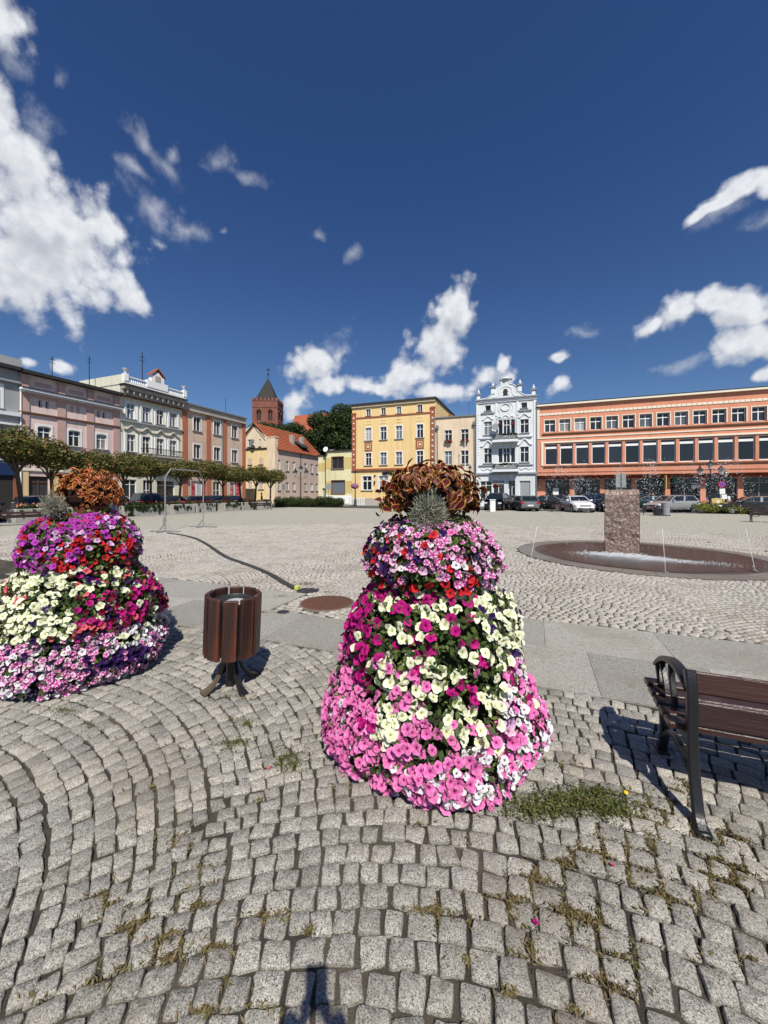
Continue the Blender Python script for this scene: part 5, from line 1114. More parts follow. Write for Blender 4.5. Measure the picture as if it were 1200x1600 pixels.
# ------------------------------------------------------------------ benches with cast iron ends
M['benchwood'] = pmat('dark_red_bench_wood', (.040, .016, .012), .36, .45, 5, .35, 1.5, spec=.5, coat=.2, objrnd=.25, grain=(2.0, 40, 40))
M['woodwear'] = M['benchwood']
def bench_end(parent):
    """side frame in the y (depth) / z plane; rear at y=0, front at y=.62"""
    mb = MB(); e = .024
    def strap(pts, w_, th=e):          # flat cast strap following pts (y,z)
        n = len(pts); VS = []
        for i in range(n):
            a = pts[max(i - 1, 0)]; b = pts[min(i + 1, n - 1)]; d = Vector((b[0] - a[0], b[1] - a[1])).normalized(); ww_ = (w_[i] if isinstance(w_, (list, tuple)) else w_) / 2
            c = min(.006, ww_ * .4)
            for (x, t_) in ((-th + c, -ww_), (th - c, -ww_), (th, -ww_ + c), (th, ww_ - c), (th - c, ww_), (-th + c, ww_), (-th, ww_ - c), (-th, -ww_ + c)): VS.append((x, pts[i][0] - d.y * t_, pts[i][1] + d.x * t_))
        mb.add(VS, [(8 * i + k, 8 * i + (k + 1) % 8, 8 * i + 8 + (k + 1) % 8, 8 * i + 8 + k) for i in range(n - 1) for k in range(8)] + [tuple(range(8)), tuple(range(8 * n - 8, 8 * n))])
    def smooth(pts, ws, k=4):
        P = [Vector((*p, (ws[i] if isinstance(ws, (list, tuple)) else ws))) for i, p in enumerate(pts)]; out_p = []; out_w = []
        for i in range(len(P) - 1):
            a, b, c, d = P[max(i - 1, 0)], P[i], P[i + 1], P[min(i + 2, len(P) - 1)]
            for j in range(k):
                t = j / k; q_ = .5 * ((2 * b) + (c - a) * t + (2 * a - 5 * b + 4 * c - d) * t * t + (3 * b - a - 3 * c + d) * t ** 3); out_p.append((q_.x, q_.y)); out_w.append(q_.z)
        out_p.append(tuple(P[-1][:2])); out_w.append(P[-1].z); return out_p, out_w
    strap0 = strap
    strap = lambda pts, w_, th=e: strap0(*smooth(pts, w_), th)
    rear = [(-.035, .0), (.0, .05), (.04, .16), (.065, .27), (.08, .36), (.085, .45), (.085, .56), (.10, .66), (.125, .72)]
    strap(rear, [.07, .042, .036, .034, .040, .044, .042, .048, .06], .024)
    mb.bbox(-.034, .034, -.085, .03, 0, .022, .006)
    front = [(.60, .0), (.575, .06), (.545, .13), (.55, .22), (.575, .32), (.585, .40)]
    strap(front, [.07, .045, .04, .036, .036, .04], .023); mb.bbox(-.034, .034, .54, .66, 0, .022, .006)
    strap([(.04, .17), (.12, .215), (.24, .24), (.36, .235), (.46, .19), (.545, .12)], .032, .018)     # low curved tie
    strap([(.07, .375), (.2, .365), (.35, .37), (.48, .385), (.60, .405)], .045, .022)                # seat bearer
    arm = [(.10, .62), (.20, .655), (.32, .665), (.45, .645), (.56, .60), (.655, .535), (.67, .52)]
    strap(arm, [.026, .028, .03, .032, .03, .024, .012], .030)
    strap([(.655, .53), (.63, .49), (.60, .44), (.585, .40)], .028, .022); strap([(.60, .575), (.54, .52), (.50, .46), (.47, .395)], .022, .016); strap([(.42, .645), (.40, .56), (.36, .47), (.33, .385)], .024, .016)
    return mb.mesh('end_frame', M['black'], True)
BEM = bench_end(None)
def bench(loc, rz, L, label, group=None, ends=2):
    t = empty('park_bench', loc, rz, label, 'bench', group)
    for k in range(ends):
        o = obj('end_frame', BEM, t, (k * (L - .0) / (ends - 1), 0, 0))
    for i, (y, z) in enumerate(((.17, .392), (.275, .388), (.38, .390), (.485, .398), (.585, .412))):
        mb = MB(); mb.bbox(-.09, L + .09, y - .045, y + .045, z, z + .034, .006); mb.build('seat_slat', M['benchwood'], t)
    for (z0, z1, y) in ((.435, .555, .115), (.59, .70, .145)):
        mb = MB(); mb.bbox(.03, L - .03, 0, .034, 0, z1 - z0, .007); o = mb.build('back_slat', M['benchwood'], t, loc=(0, y, z0)); o.rotation_euler = (R(-8), 0, 0)
    for x in (0, L):
        bt = MB()
        for z, y in ((.47, .108), (.52, .108), (.62, .138), (.67, .138)): bt.ball((x, y, z), .009, 6)
        bt.build('bolts', M['darkmetal'], t)['kind'] = 'stuff'
    return t
bench((.755, 2.35, 0), 0, 1.85, 'dark wooden bench with black cast iron end frame, cut by the right edge')
p = ground(4, 822); bench((p.x + .2, p.y - .4, 0), R(80), 1.9, 'bench before the planter at the left edge of the square', 'far benches')
p = ground(862, 800); bench((p.x, p.y, 0), R(-6), 1.9, 'dark bench seen from behind left of the white saloon', 'far benches')
p = ground(402, 797); bench((p.x, p.y, 0), R(80), 1.8, 'dark bench at the end of the tree row beside the hedge', 'far benches')
p = ground(393, 796.5); bench((p.x - 1.2, p.y - .6, 0), R(20), 1.6, 'second dark bench at the end of the tree row, left of the other', 'far benches')
p = ground(1175, 816); bench((p.x, p.y, 0), R(-15), 1.8, 'dark bench at the right edge before the junipers', 'far benches')
p = ground(1006, 804); bench((p.x, p.y, 0), R(-10), 1.6, 'dark bench just right of the granite fountain block', 'far benches')
# bicycle
def bicycle(loc, rz, label, col):
    t = empty('bicycle', loc, rz, label, 'bicycle'); Mx = Matrix.Rotation(R(90), 4, 'X')
    for x in (-.52, .52):
        w_ = empty('wheel', (x, 0, .34)); w_.parent = t; MB().tube([(.33 * cos(a_), 0, .33 * sin(a_)) for a_ in [2 * pi * k / 24 for k in range(25)]], .018, 5, caps=False).build('tyre', M['tyre'], w_)
        sp = MB(); [sp.tube([(0, 0, 0), (.32 * cos(k * pi / 6), 0, .32 * sin(k * pi / 6))], .003, 3) for k in range(12)]; sp.ball((0, 0, 0), .03, 6).build('spokes', M['grey_metal'], w_)['kind'] = 'stuff'
    f = MB(); B_, S_, H_ = (-.08, 0, .30), (-.2, 0, .78), (.36, 0, .82)
    for a, b in ((B_, S_), (S_, H_), (B_, H_), (B_, (-.52, 0, .34)), (S_, (-.52, 0, .34)), (H_, (.52, 0, .34)), (H_, (.34, 0, 1.0))): f.tube([a, b], .016, 6)
    f.build('frame', col, t); MB().tube([(.32, -.28, 1.02), (.36, -.1, 1.03), (.36, .1, 1.03), (.32, .28, 1.02)], .013, 6).build('handlebar', M['black'], t); MB().bbox(-.34, -.1, -.07, .07, .86, .92, .02).tube([(-.2, 0, .76), (-.22, 0, .88)], .012, 5).build('saddle', M['black'], t); return t
p = ground(1194, 808); bicycle((p.x, p.y, 0), R(15), 'dark bicycle leaning by the bench at the right edge', M['black'])
p = ground(1020, 799); bicycle((p.x, p.y, 0), R(60), 'dark bicycle parked behind the fountain block by the grey bin', M['black'])
p = ground(388, 793); bicycle((p.x - .6, p.y + 1, 0), R(10), 'bicycle standing by the benches at the end of the tree row', M['black'])
# ------------------------------------------------------------------ fountain
M['redgranite'] = pmat('wet_red_granite', (.050, .028, .022), .34, .3, 2.5, .12, 60, spec=.6, col2=(.05, .036, .032), c2amt=.8, c2scale=1.1, objrnd=.22)
M['wetstone'] = pmat('damp_grey_granite', (.17, .15, .125), .35, .25, 2, .2, 80, spec=.5, objrnd=.15)
M['block'] = pmat('rough_red_granite', (.19, .12, .09), .30, .45, 26, 1.0, 24, spec=.7, col2=(.44, .35, .29), c2amt=.8, c2scale=16)
M['foam'] = pmat('water_foam', (.80, .82, .84), .4, .1, 8, .3); 
m = bpy.data.materials.new('clear_water'); m.use_nodes = True; q = NT(m.node_tree); b = q.n['Principled BSDF']; b.inputs['Base Color'].default_value = (.9, .95, 1, 1); b.inputs['Roughness'].default_value = .16; b.inputs['Transmission Weight'].default_value = 1; b.inputs['IOR'].default_value = 1.33
bp = q.new('ShaderNodeBump'); bp.inputs['Strength'].default_value = .6; bp.inputs['Distance'].default_value = .01; q.link(q.noise(q.new('ShaderNodeNewGeometry').outputs['Position'], 14, 4), bp.inputs['Height']); q.link(bp.outputs[0], b.inputs['Normal']); M['water'] = m
m = bpy.data.materials.new('spray_drops'); m.use_nodes = True; q = NT(m.node_tree); b = q.n['Principled BSDF']; b.inputs['Base Color'].default_value = (.85, .88, .92, 1); b.inputs['Roughness'].default_value = .08; b.inputs['Specular IOR Level'].default_value = 1; b.inputs['Transmission Weight'].default_value = .1; M['drops'] = m
fo = empty('fountain', tuple(FOUNT), 0, 'round flush red granite fountain with rough standing block and water jets', 'fountain')
rings = [(0, .9, 10), (.9, 1.55, 16), (1.55, 2.12, 22), (2.12, FR, 28)]
for r0, r1, n in rings:
    for k in range(n):
        a0, a1 = 2 * pi * k / n + .002 / max(r1, .1), 2 * pi * (k + 1) / n - .002 / max(r1, .1); zz = -.02 + .018 * (r1 / FR) ** 2
        pts = []; m_ = 4
        for j in range(m_ + 1): a_ = a0 + (a1 - a0) * j / m_; pts.append((cos(a_) * (r1 - .003), sin(a_) * (r1 - .003)))
        if r0 > 0:
            for j in range(m_, -1, -1): a_ = a0 + (a1 - a0) * j / m_; pts.append((cos(a_) * (r0 + .003), sin(a_) * (r0 + .003)))
        else: pts.append((0, 0))
        mb = MB(); nn = len(pts); mb.add([(x, y, zz) for x, y in pts] + [(x, y, zz - .05) for x, y in pts], [tuple(range(nn))] + [(i, (i + 1) % nn, nn + (i + 1) % nn, nn + i) for i in range(nn)])
        mb.build('granite_slab', M['redgranite'], fo)
n = 30
for k in range(n):
    a0, a1 = 2 * pi * k / n + .002, 2 * pi * (k + 1) / n - .002
    pts = [(cos(a0 + (a1 - a0) * j / 4) * (FR + .46), sin(a0 + (a1 - a0) * j / 4) * (FR + .46)) for j in range(5)] + [(cos(a0 + (a1 - a0) * j / 4) * (FR + .006), sin(a0 + (a1 - a0) * j / 4) * (FR + .006)) for j in range(4, -1, -1)]
    nn = len(pts); MB().add([(x, y, .006) for x, y in pts] + [(x, y, -.05) for x, y in pts], [tuple(range(nn))] + [(i, (i + 1) % nn, nn + (i + 1) % nn, nn + i) for i in range(nn)]).build('rim_stone', M['wetstone'], fo)
wt = MB(); pr = []
nv_ = 72
for k in range(nv_):
    a_ = 2 * pi * k / nv_; r_ = 2.45 + .06 * sin(3 * a_ + 1) + .05 * sin(7 * a_); pr.append((cos(a_) * r_, sin(a_) * r_, .0045))
wt.add(pr, [tuple(range(nv_))]); w_ = wt.build('water_film', M['water'], fo); w_['kind'] = 'structure'
# the block, front face towards the camera, top rolled back
CB = at_depth(971.5, 10.25); CB.z = 0; bl = empty('granite_block', tuple(CB), YAW * 0 + R(-10), 'tall rough reddish granite block with rounded top, wet, in the fountain', 'fountain block')
prof = [(-.2, 0), (-.2, 1.52), (-.185, 1.62), (-.13, 1.70), (-.04, 1.745), (.06, 1.75), (.16, 1.71), (.24, 1.63), (.28, 1.5), (.28, 0)]
bm = bmesh.new(); W2 = .385; nx = 26
nz = []
for i in range(len(prof) - 1):
    a_, b__ = prof[i], prof[i + 1]; L = sqrt((a_[0] - b__[0]) ** 2 + (a_[1] - b__[1]) ** 2); k = max(1, int(L / .035))
    nz += [(a_[0] + (b__[0] - a_[0]) * j / k, a_[1] + (b__[1] - a_[1]) * j / k) for j in range(k)]
nz.append(prof[-1]); from mathutils import noise as mn
grid = []
for (y, z) in nz:
    r_ = []
    for i in range(nx + 1):
        x = -W2 + 2 * W2 * i / nx; p = Vector((x, y, z)); e = mn.fractal(p * 9, .8, 2, 5) * .016 + mn.noise(p * 28) * .006
        low = max(0, 1 - abs(z - .42) / .3) * (1 if y < -.1 else 0); e -= low * max(0, mn.noise(p * 14)) * .05
        c = Vector((x + mn.noise(p * 7) * .008, y - e if y < .04 else y + e, z + (e if z > 1.6 else 0))); r_.append(bm.verts.new(c))
    grid.append(r_)
for i in range(len(nz) - 1):
    for j in range(nx): bm.faces.new((grid[i][j], grid[i][j + 1], grid[i + 1][j + 1], grid[i + 1][j]))
for j in (0, nx): bm.faces.new([g_[j] for g_ in grid])
bmesh.ops.recalc_face_normals(bm, faces=bm.faces); me = bpy.data.meshes.new('stone'); bm.to_mesh(me); bm.free(); me.materials.append(M['block']); obj('stone', me, bl)
MB().box(-W2 - .012, -W2 - .001, -.18, .26, 0, 1.6).box(W2 + .001, W2 + .012, -.18, .26, 0, 1.6).build('side_plate', M['redgranite'], bl)
# foam at the foot, jets and their drops
P = []; 
for _ in range(2600):
    a_ = random.gauss(0, 1); x = random.gauss(0, .42); y = -.26 - abs(random.gauss(0, .07)) ; P.append((x, y, abs(random.gauss(0, .035)) + .01, random.uniform(.004, .014)))
for _ in range(1800): P.append((random.gauss(.55, .7), random.gauss(-.35, .16), random.uniform(0, .02), random.uniform(.003, .010)))
for _ in range(900): P.append((random.uniform(-.44, .44), -.22 - random.uniform(0, .02), random.uniform(.6, 1.5), random.uniform(.0015, .004)))
def drops(P, name, parent, mat, kind='stuff'):
    oc = np.array([(1, 0, 0), (-1, 0, 0), (0, 1, 0), (0, -1, 0), (0, 0, 1.2), (0, 0, -1.2)], dtype=float); fc = np.array([(0, 2, 4), (2, 1, 4), (1, 3, 4), (3, 0, 4), (2, 0, 5), (1, 2, 5), (3, 1, 5), (0, 3, 5)])
    P = np.array(P); V = (P[:, None, :3] + oc[None] * P[:, 3][:, None, None]).reshape(-1, 3); F = (fc[None] + (np.arange(len(P)) * 6)[:, None, None]).reshape(-1, 3)
    o = obj(name, np_mesh(name, V, F, mat), parent); o['kind'] = kind; return o
drops(P, 'foam', bl, M['foam'])
def jet(u, v, tu, tY, peak, name_lab, n=330):
    s_ = ground(u, v); e_ = at_depth(tu, tY); e_.z = 0
    t = empty('water_jet', tuple(s_), 0, name_lab, 'water jet', 'fountain jets'); d = e_ - s_; P = []; pts = []
    for k in range(9):
        f = k / 75; pts.append(tuple(d * f + Vector((0, 0, 4 * peak * f * (1 - f)))))
    MB().tube(pts, [.003 + .0004 * k for k in range(9)], 5).build('stream', M['drops'], t)
    MB().lathe([(.05, .0), (.05, .025), (.02, .03)], 10, (0, 0, .005)).build('nozzle', M['grey_metal'], t)
    for _ in range(n):
        f = min(1, random.uniform(.10, 1.0) ** .8); sp = .012 + .16 * f; c = d * f + Vector((random.gauss(0, sp), random.gauss(0, sp), 4 * peak * f * (1 - f) + random.gauss(0, sp * .8)))
        P.append((c.x, c.y, max(.02, c.z), random.uniform(.003, .0105)))
    drops(P, 'droplets', t, M['drops'])
for a_ in ((828, 880, 925, 10.2, 2.25, 'leftmost jet arcing from the left rim of the fountain towards the block'), (1040, 895, 1000, 10.2, 2.35, 'thin jet rising from the front rim right of the block'), (1180, 893, 1070, 10.6, 2.3, 'jet from the front right rim near the right edge'), (1108, 848, 1040, 10.8, 2.5, 'jet from the far rim right of the block'), (885, 850, 940, 10.8, 2.1, 'jet from the far rim left of the block'), (1198, 862, 1085, 10.6, 2.5, 'jet from the far right rim of the fountain'), (958, 846.5, 975, 11.2, 2.4, 'jet rising behind the granite block')): jet(*a_)
P = [(random.gauss(0, 2.2), random.gauss(0, 1.1), random.gauss(2.0, .22), random.uniform(.004, .011)) for _ in range(330)] + [(random.gauss(.3, 2.0), random.gauss(0, 1.0), random.uniform(.3, 2.0), random.uniform(.003, .008)) for _ in range(220)]
drops(P, 'spray', fo, M['drops'])
# ------------------------------------------------------------------ litter bin of dark slats
M['binwood'] = pmat('worn_bin_wood', (.030, .015, .012), .42, .5, 6, .4, 1.5, spec=.5, col2=(.22, .045, .014), c2amt=.45, c2scale=.45, objrnd=.3, grain=(45, 45, 2.5))
bn = empty('litter_bin', tuple(BIN), R(12), 'dark wooden slatted litter bin on splayed cast iron feet', 'litter bin'); bn.rotation_euler = (R(1.0), R(3.0), R(12))
for k in range(10):
    a_ = 2 * pi * k / 10 + .12; o = MB().bbox(-.056, .056, -.018, .018, .30, .80 + random.uniform(-.006, .006), .005).build('slat', M['binwood'], bn, loc=(.205 * cos(a_), .205 * sin(a_), 0)); o.rotation_euler = (0, 0, a_ + pi / 2)
    o.rotation_euler = (0, 0, a_ + pi / 2)
MB().lathe([(.175, .32), (.18, .33), (.18, .74), (.178, .745), (.175, .74), (.175, .34), (.01, .335)], 26).build('inner_bucket', pmat('bucket', (.06, .07, .07), .4, .2, metal=.5), bn, True)
MB().lathe([(.05, .70), (.09, .735), (.07, .745), (.01, .73)], 16, (.03, -.02, 0)).build('bag', pmat('bin_bag', (.35, .37, .38), .25, .3, 20), bn, True)
for z in (.42, .70): MB().lathe([(.182, z), (.186, z), (.186, z + .03), (.182, z + .03)], 30).build('hoop', M['darkmetal'], bn)
MB().lathe([(.04, .0), (.035, .12), (.04, .25), (.15, .30), (.15, .315), (.01, .315)], 12).build('stem', M['black'], bn, True)
for k in range(4):
    a_ = R(-110) + k * pi / 2 - R(12); o = MB(); pts = [(.03, .27), (.07, .20), (.10, .12), (.14, .06), (.19, .025), (.24, .008)]; ws_ = [.022, .02, .02, .024, .03, .038]
    vs = []; fs = []
    for (x, z), w2 in zip(pts, ws_): vs += [(x, -w2, z - .004), (x, w2, z - .004), (x + .008, w2 * .8, z + .02), (x + .008, -w2 * .8, z + .02)]
    for i in range(5): b4 = 4 * i; fs += [(b4 + j, b4 + (j + 1) % 4, b4 + 4 + (j + 1) % 4, b4 + 4 + j) for j in range(4)]
    fs += [(0, 1, 2, 3), (23, 22, 21, 20)]
    oo = o.add(vs, fs).build('foot', pmat('worn_foot', (.10, .075, .055), .6, .3) if k == 0 else M['black'], bn, True); oo.rotation_euler = (0, 0, a_)
# ------------------------------------------------------------------ flower towers
def petal_mat(name, rim, mid, throat, stripe=None, sw=.35, vein=.25, trans=.22):
    m = bpy.data.materials.new(name); m.use_nodes = True; q = NT(m.node_tree); b = q.n['Principled BSDF']
    uv = q.new('ShaderNodeUVMap'); s = q.new('ShaderNodeSeparateXYZ'); q.link(uv.outputs[0], s.inputs[0]); r = q.vmath('LENGTH', uv.outputs[0], out=1)
    ang = q.math('ARCTAN2', s.outputs[1], s.outputs[0])
    c = q.mix(q.ramp(r, .10, .36), throat, mid); c = q.mix(q.ramp(r, .45, .95), c, rim)
    if stripe:
        st = q.math('ABSOLUTE', q.math('COSINE', q.math('MULTIPLY', ang, 2.5))); wd = q.math('MULTIPLY', q.ramp(st, 1 - sw - .12, 1 - sw + .12), q.ramp(r, .12, .3)); c = q.mix(wd, c, stripe)
    else:
        st = q.math('ABSOLUTE', q.math('COSINE', q.math('MULTIPLY', ang, 2.5))); wd = q.math('MULTIPLY', q.ramp(st, .93, .995), vein); c = q.mix(wd, c, throat)
    geo = q.new('ShaderNodeNewGeometry'); oi = q.new('ShaderNodeObjectInfo')
    f = q.math('ADD', .84, q.math('MULTIPLY', q.math('FRACT', q.math('ADD', geo.outputs['Random Per Island'], oi.outputs['Random'])), .3))
    sc_ = q.new('ShaderNodeVectorMath', operation='SCALE'); q.link(c, sc_.inputs[0]); q.link(f, sc_.inputs['Scale'])
    q.link(sc_.outputs[0], b.inputs['Base Color']); b.inputs['Roughness'].default_value = .55; b.inputs['Specular IOR Level'].default_value = .25
    bp = q.new('ShaderNodeBump'); bp.inputs['Strength'].default_value = .4; bp.inputs['Distance'].default_value = .003; q.link(q.math('ABSOLUTE', q.math('COSINE', q.math('MULTIPLY', ang, 15))), bp.inputs['Height']); q.link(bp.outputs[0], b.inputs['Normal'])
    tr = q.new('ShaderNodeBsdfTranslucent'); q.link(sc_.outputs[0], tr.inputs[0]); mx = q.new('ShaderNodeMixShader'); mx.inputs[0].default_value = trans
    q.link(b.outputs[0], mx.inputs[1]); q.link(tr.outputs[0], mx.inputs[2]); q.link(mx.outputs[0], q.n['Material Output'].inputs[0]); return m
PM = dict(pink=petal_mat('pink_petunia', (.84, .26, .54), (.82, .19, .48), (.40, .01, .18), vein=.4), white=petal_mat('white_petunia', (.84, .83, .84), (.80, .79, .80), (.18, .10, .14)), magenta=petal_mat('magenta_petunia', (.50, .008, .20), (.46, .006, .18), (.14, .0, .05)),
          cream=petal_mat('cream_petunia', (.84, .85, .68), (.82, .84, .58), (.55, .60, .16)), star=petal_mat('striped_petunia', (.82, .72, .80), (.74, .30, .55), (.25, .01, .12), stripe=(.50, .03, .26), sw=.22), purple=petal_mat('dark_purple_petunia', (.035, .008, .11), (.03, .006, .08), (.008, .0, .02)),
          red=petal_mat('red_petunia', (.62, .02, .03), (.56, .012, .02), (.12, .0, .01)), violet=petal_mat('violet_petunia', (.50, .06, .46), (.44, .04, .40), (.12, .0, .12), vein=.4), coral=petal_mat('coral_petunia', (.72, .14, .17), (.70, .12, .16), (.40, .03, .05)),
          lilac=petal_mat('pale_lilac_petunia', (.72, .50, .74), (.66, .40, .66), (.22, .03, .20), vein=.3), burg=petal_mat('burgundy_petunia', (.16, .004, .03), (.13, .003, .02), (.03, .0, .01)), palepink=petal_mat('pale_pink_petunia', (.82, .62, .74), (.78, .46, .64), (.30, .03, .16), vein=.3))
PS = dict(pink=.033, white=.026, magenta=.034, cream=.034, star=.027, purple=.030, red=.028, violet=.031, coral=.031, lilac=.028, burg=.030, palepink=.027)
def flower_arrays(seed):
    rr = np.random.default_rng(seed); n = 20; V = []; ph = rr.uniform(0, 6.28)
    cup = rr.uniform(-.12, .34); fold = rr.uniform(0, .5)
    for r_, z in ((.10, -.42), (.26, -.14), (.62, .0), (1.0, cup)):
        for k in range(n):
            a_ = 2 * pi * k / n; lobe = abs(cos(2.5 * a_)); rad = r_ * (1 if r_ < .5 else (1 - (.17 if r_ > .9 else .04) * (1 - lobe) ** 1.2))
            rad *= 1 + (r_ > .5) * (.06 * sin(2 * a_ + ph) + .05 * sin(3 * a_ + 2 * ph)); zz = z + (.10 * cos(5 * a_ + pi) + .07 * sin(2 * a_ + ph) + .05 * sin(10 * a_ + ph) + rr.normal(0, .035)) * (r_ > .5) * r_ - fold * (cos(a_ - ph) * r_) ** 2
            V.append((rad * cos(a_), rad * sin(a_), zz))
    F = [(i * n + k, i * n + (k + 1) % n, (i + 1) * n + (k + 1) % n, (i + 1) * n + k) for i in range(3) for k in range(n)]
    # trumpet underneath closes the throat
    V += [(0, 0, -.9)]; F += [(k, 80, 80, (k + 1) % n) for k in range(n)]
    T = []
    for f in F:
        if f[1] == f[2]: T.append((f[0], f[3], f[1]))
        else: T += [(f[0], f[1], f[2]), (f[0], f[2], f[3])]
    return np.array(V), np.array(T)
FA = [flower_arrays(i) for i in range(7)]; UVF = [v[:, :2] for v, _ in FA]
FM = {k: [np_mesh('petunia', FA[i][0], FA[i][1], PM[k], uv=UVF[i], smooth=True) for i in range(4)] for k in PM}
def leaf_blade(seed, L=1.0, Wd=.62):
    rr = np.random.default_rng(seed); V = []; UV = []; n = 7
    for i in range(n):
        t = i / (n - 1); w_ = Wd * .5 * sin(pi * min(1, t * 1.02) ** .72) * (1 - .25 * t) + .001; droop = -.35 * t * t
        for s_, e in ((-1, 1), (-.55, .55), (0, 0), (.55, .55), (1, 1)):
            V.append((w_ * s_, t * L, droop + .14 * abs(s_) * Wd + .03 * sin(9 * t + 3 * s_) * abs(s_) + rr.normal(0, .006))); UV.append((abs(s_) , t))
    F = [(i * 5 + k, i * 5 + k + 1, (i + 1) * 5 + k + 1, (i + 1) * 5 + k) for i in range(n - 1) for k in range(4)]
    return np.array(V), np.array(F), np.array(UV)
def coleus_mat(name, core, edge, edge2, thr=.70):
    m = bpy.data.materials.new(name); m.use_nodes = True; q = NT(m.node_tree); b = q.n['Principled BSDF']; uv = q.new('ShaderNodeUVMap'); s = q.new('ShaderNodeSeparateXYZ'); q.link(uv.outputs[0], s.inputs[0])
    geo = q.new('ShaderNodeNewGeometry'); oi = q.new('ShaderNodeObjectInfo'); rnd = q.math('FRACT', q.math('ADD', geo.outputs['Random Per Island'], oi.outputs['Random']))
    e = q.math('MAXIMUM', q.ramp(s.outputs[0], thr - .06, thr + .14), q.ramp(s.outputs[1], .86, .95)); e = q.math('MULTIPLY', e, q.math('ADD', .7, q.math('MULTIPLY', q.noise(uv.outputs[0], 9, 2), .6)), clamp=True)
    c = q.mix(e, q.mix(rnd, core, tuple(x * .45 for x in core)), q.mix(rnd, edge, edge2)); q.link(c, b.inputs['Base Color']); b.inputs['Roughness'].default_value = .5; b.inputs['Specular IOR Level'].default_value = .35
    tr = q.new('ShaderNodeBsdfTranslucent'); q.link(c, tr.inputs[0]); mx = q.new('ShaderNodeMixShader'); mx.inputs[0].default_value = .2; q.link(b.outputs[0], mx.inputs[1]); q.link(tr.outputs[0], mx.inputs[2]); q.link(mx.outputs[0], q.n['Material Output'].inputs[0]); return m
CM = [coleus_mat('dark_red_coleus', (.15, .010, .016), (.55, .42, .07), (.45, .20, .04), .74), coleus_mat('orange_coleus', (.26, .015, .014), (.66, .38, .08), (.60, .22, .05), .60)]
CL = [leaf_blade(i) for i in range(5)]
def frame_from(n, spin):
    n = n.normalized(); a = n.cross(Vector((0, 0, 1)));
    if a.length < 1e-3: a = Vector((1, 0, 0))
    a.normalize(); b = n.cross(a); a2 = a * cos(spin) + b * sin(spin); b2 = n.cross(a2); return Matrix((a2, b2, n)).transposed().to_4x4()
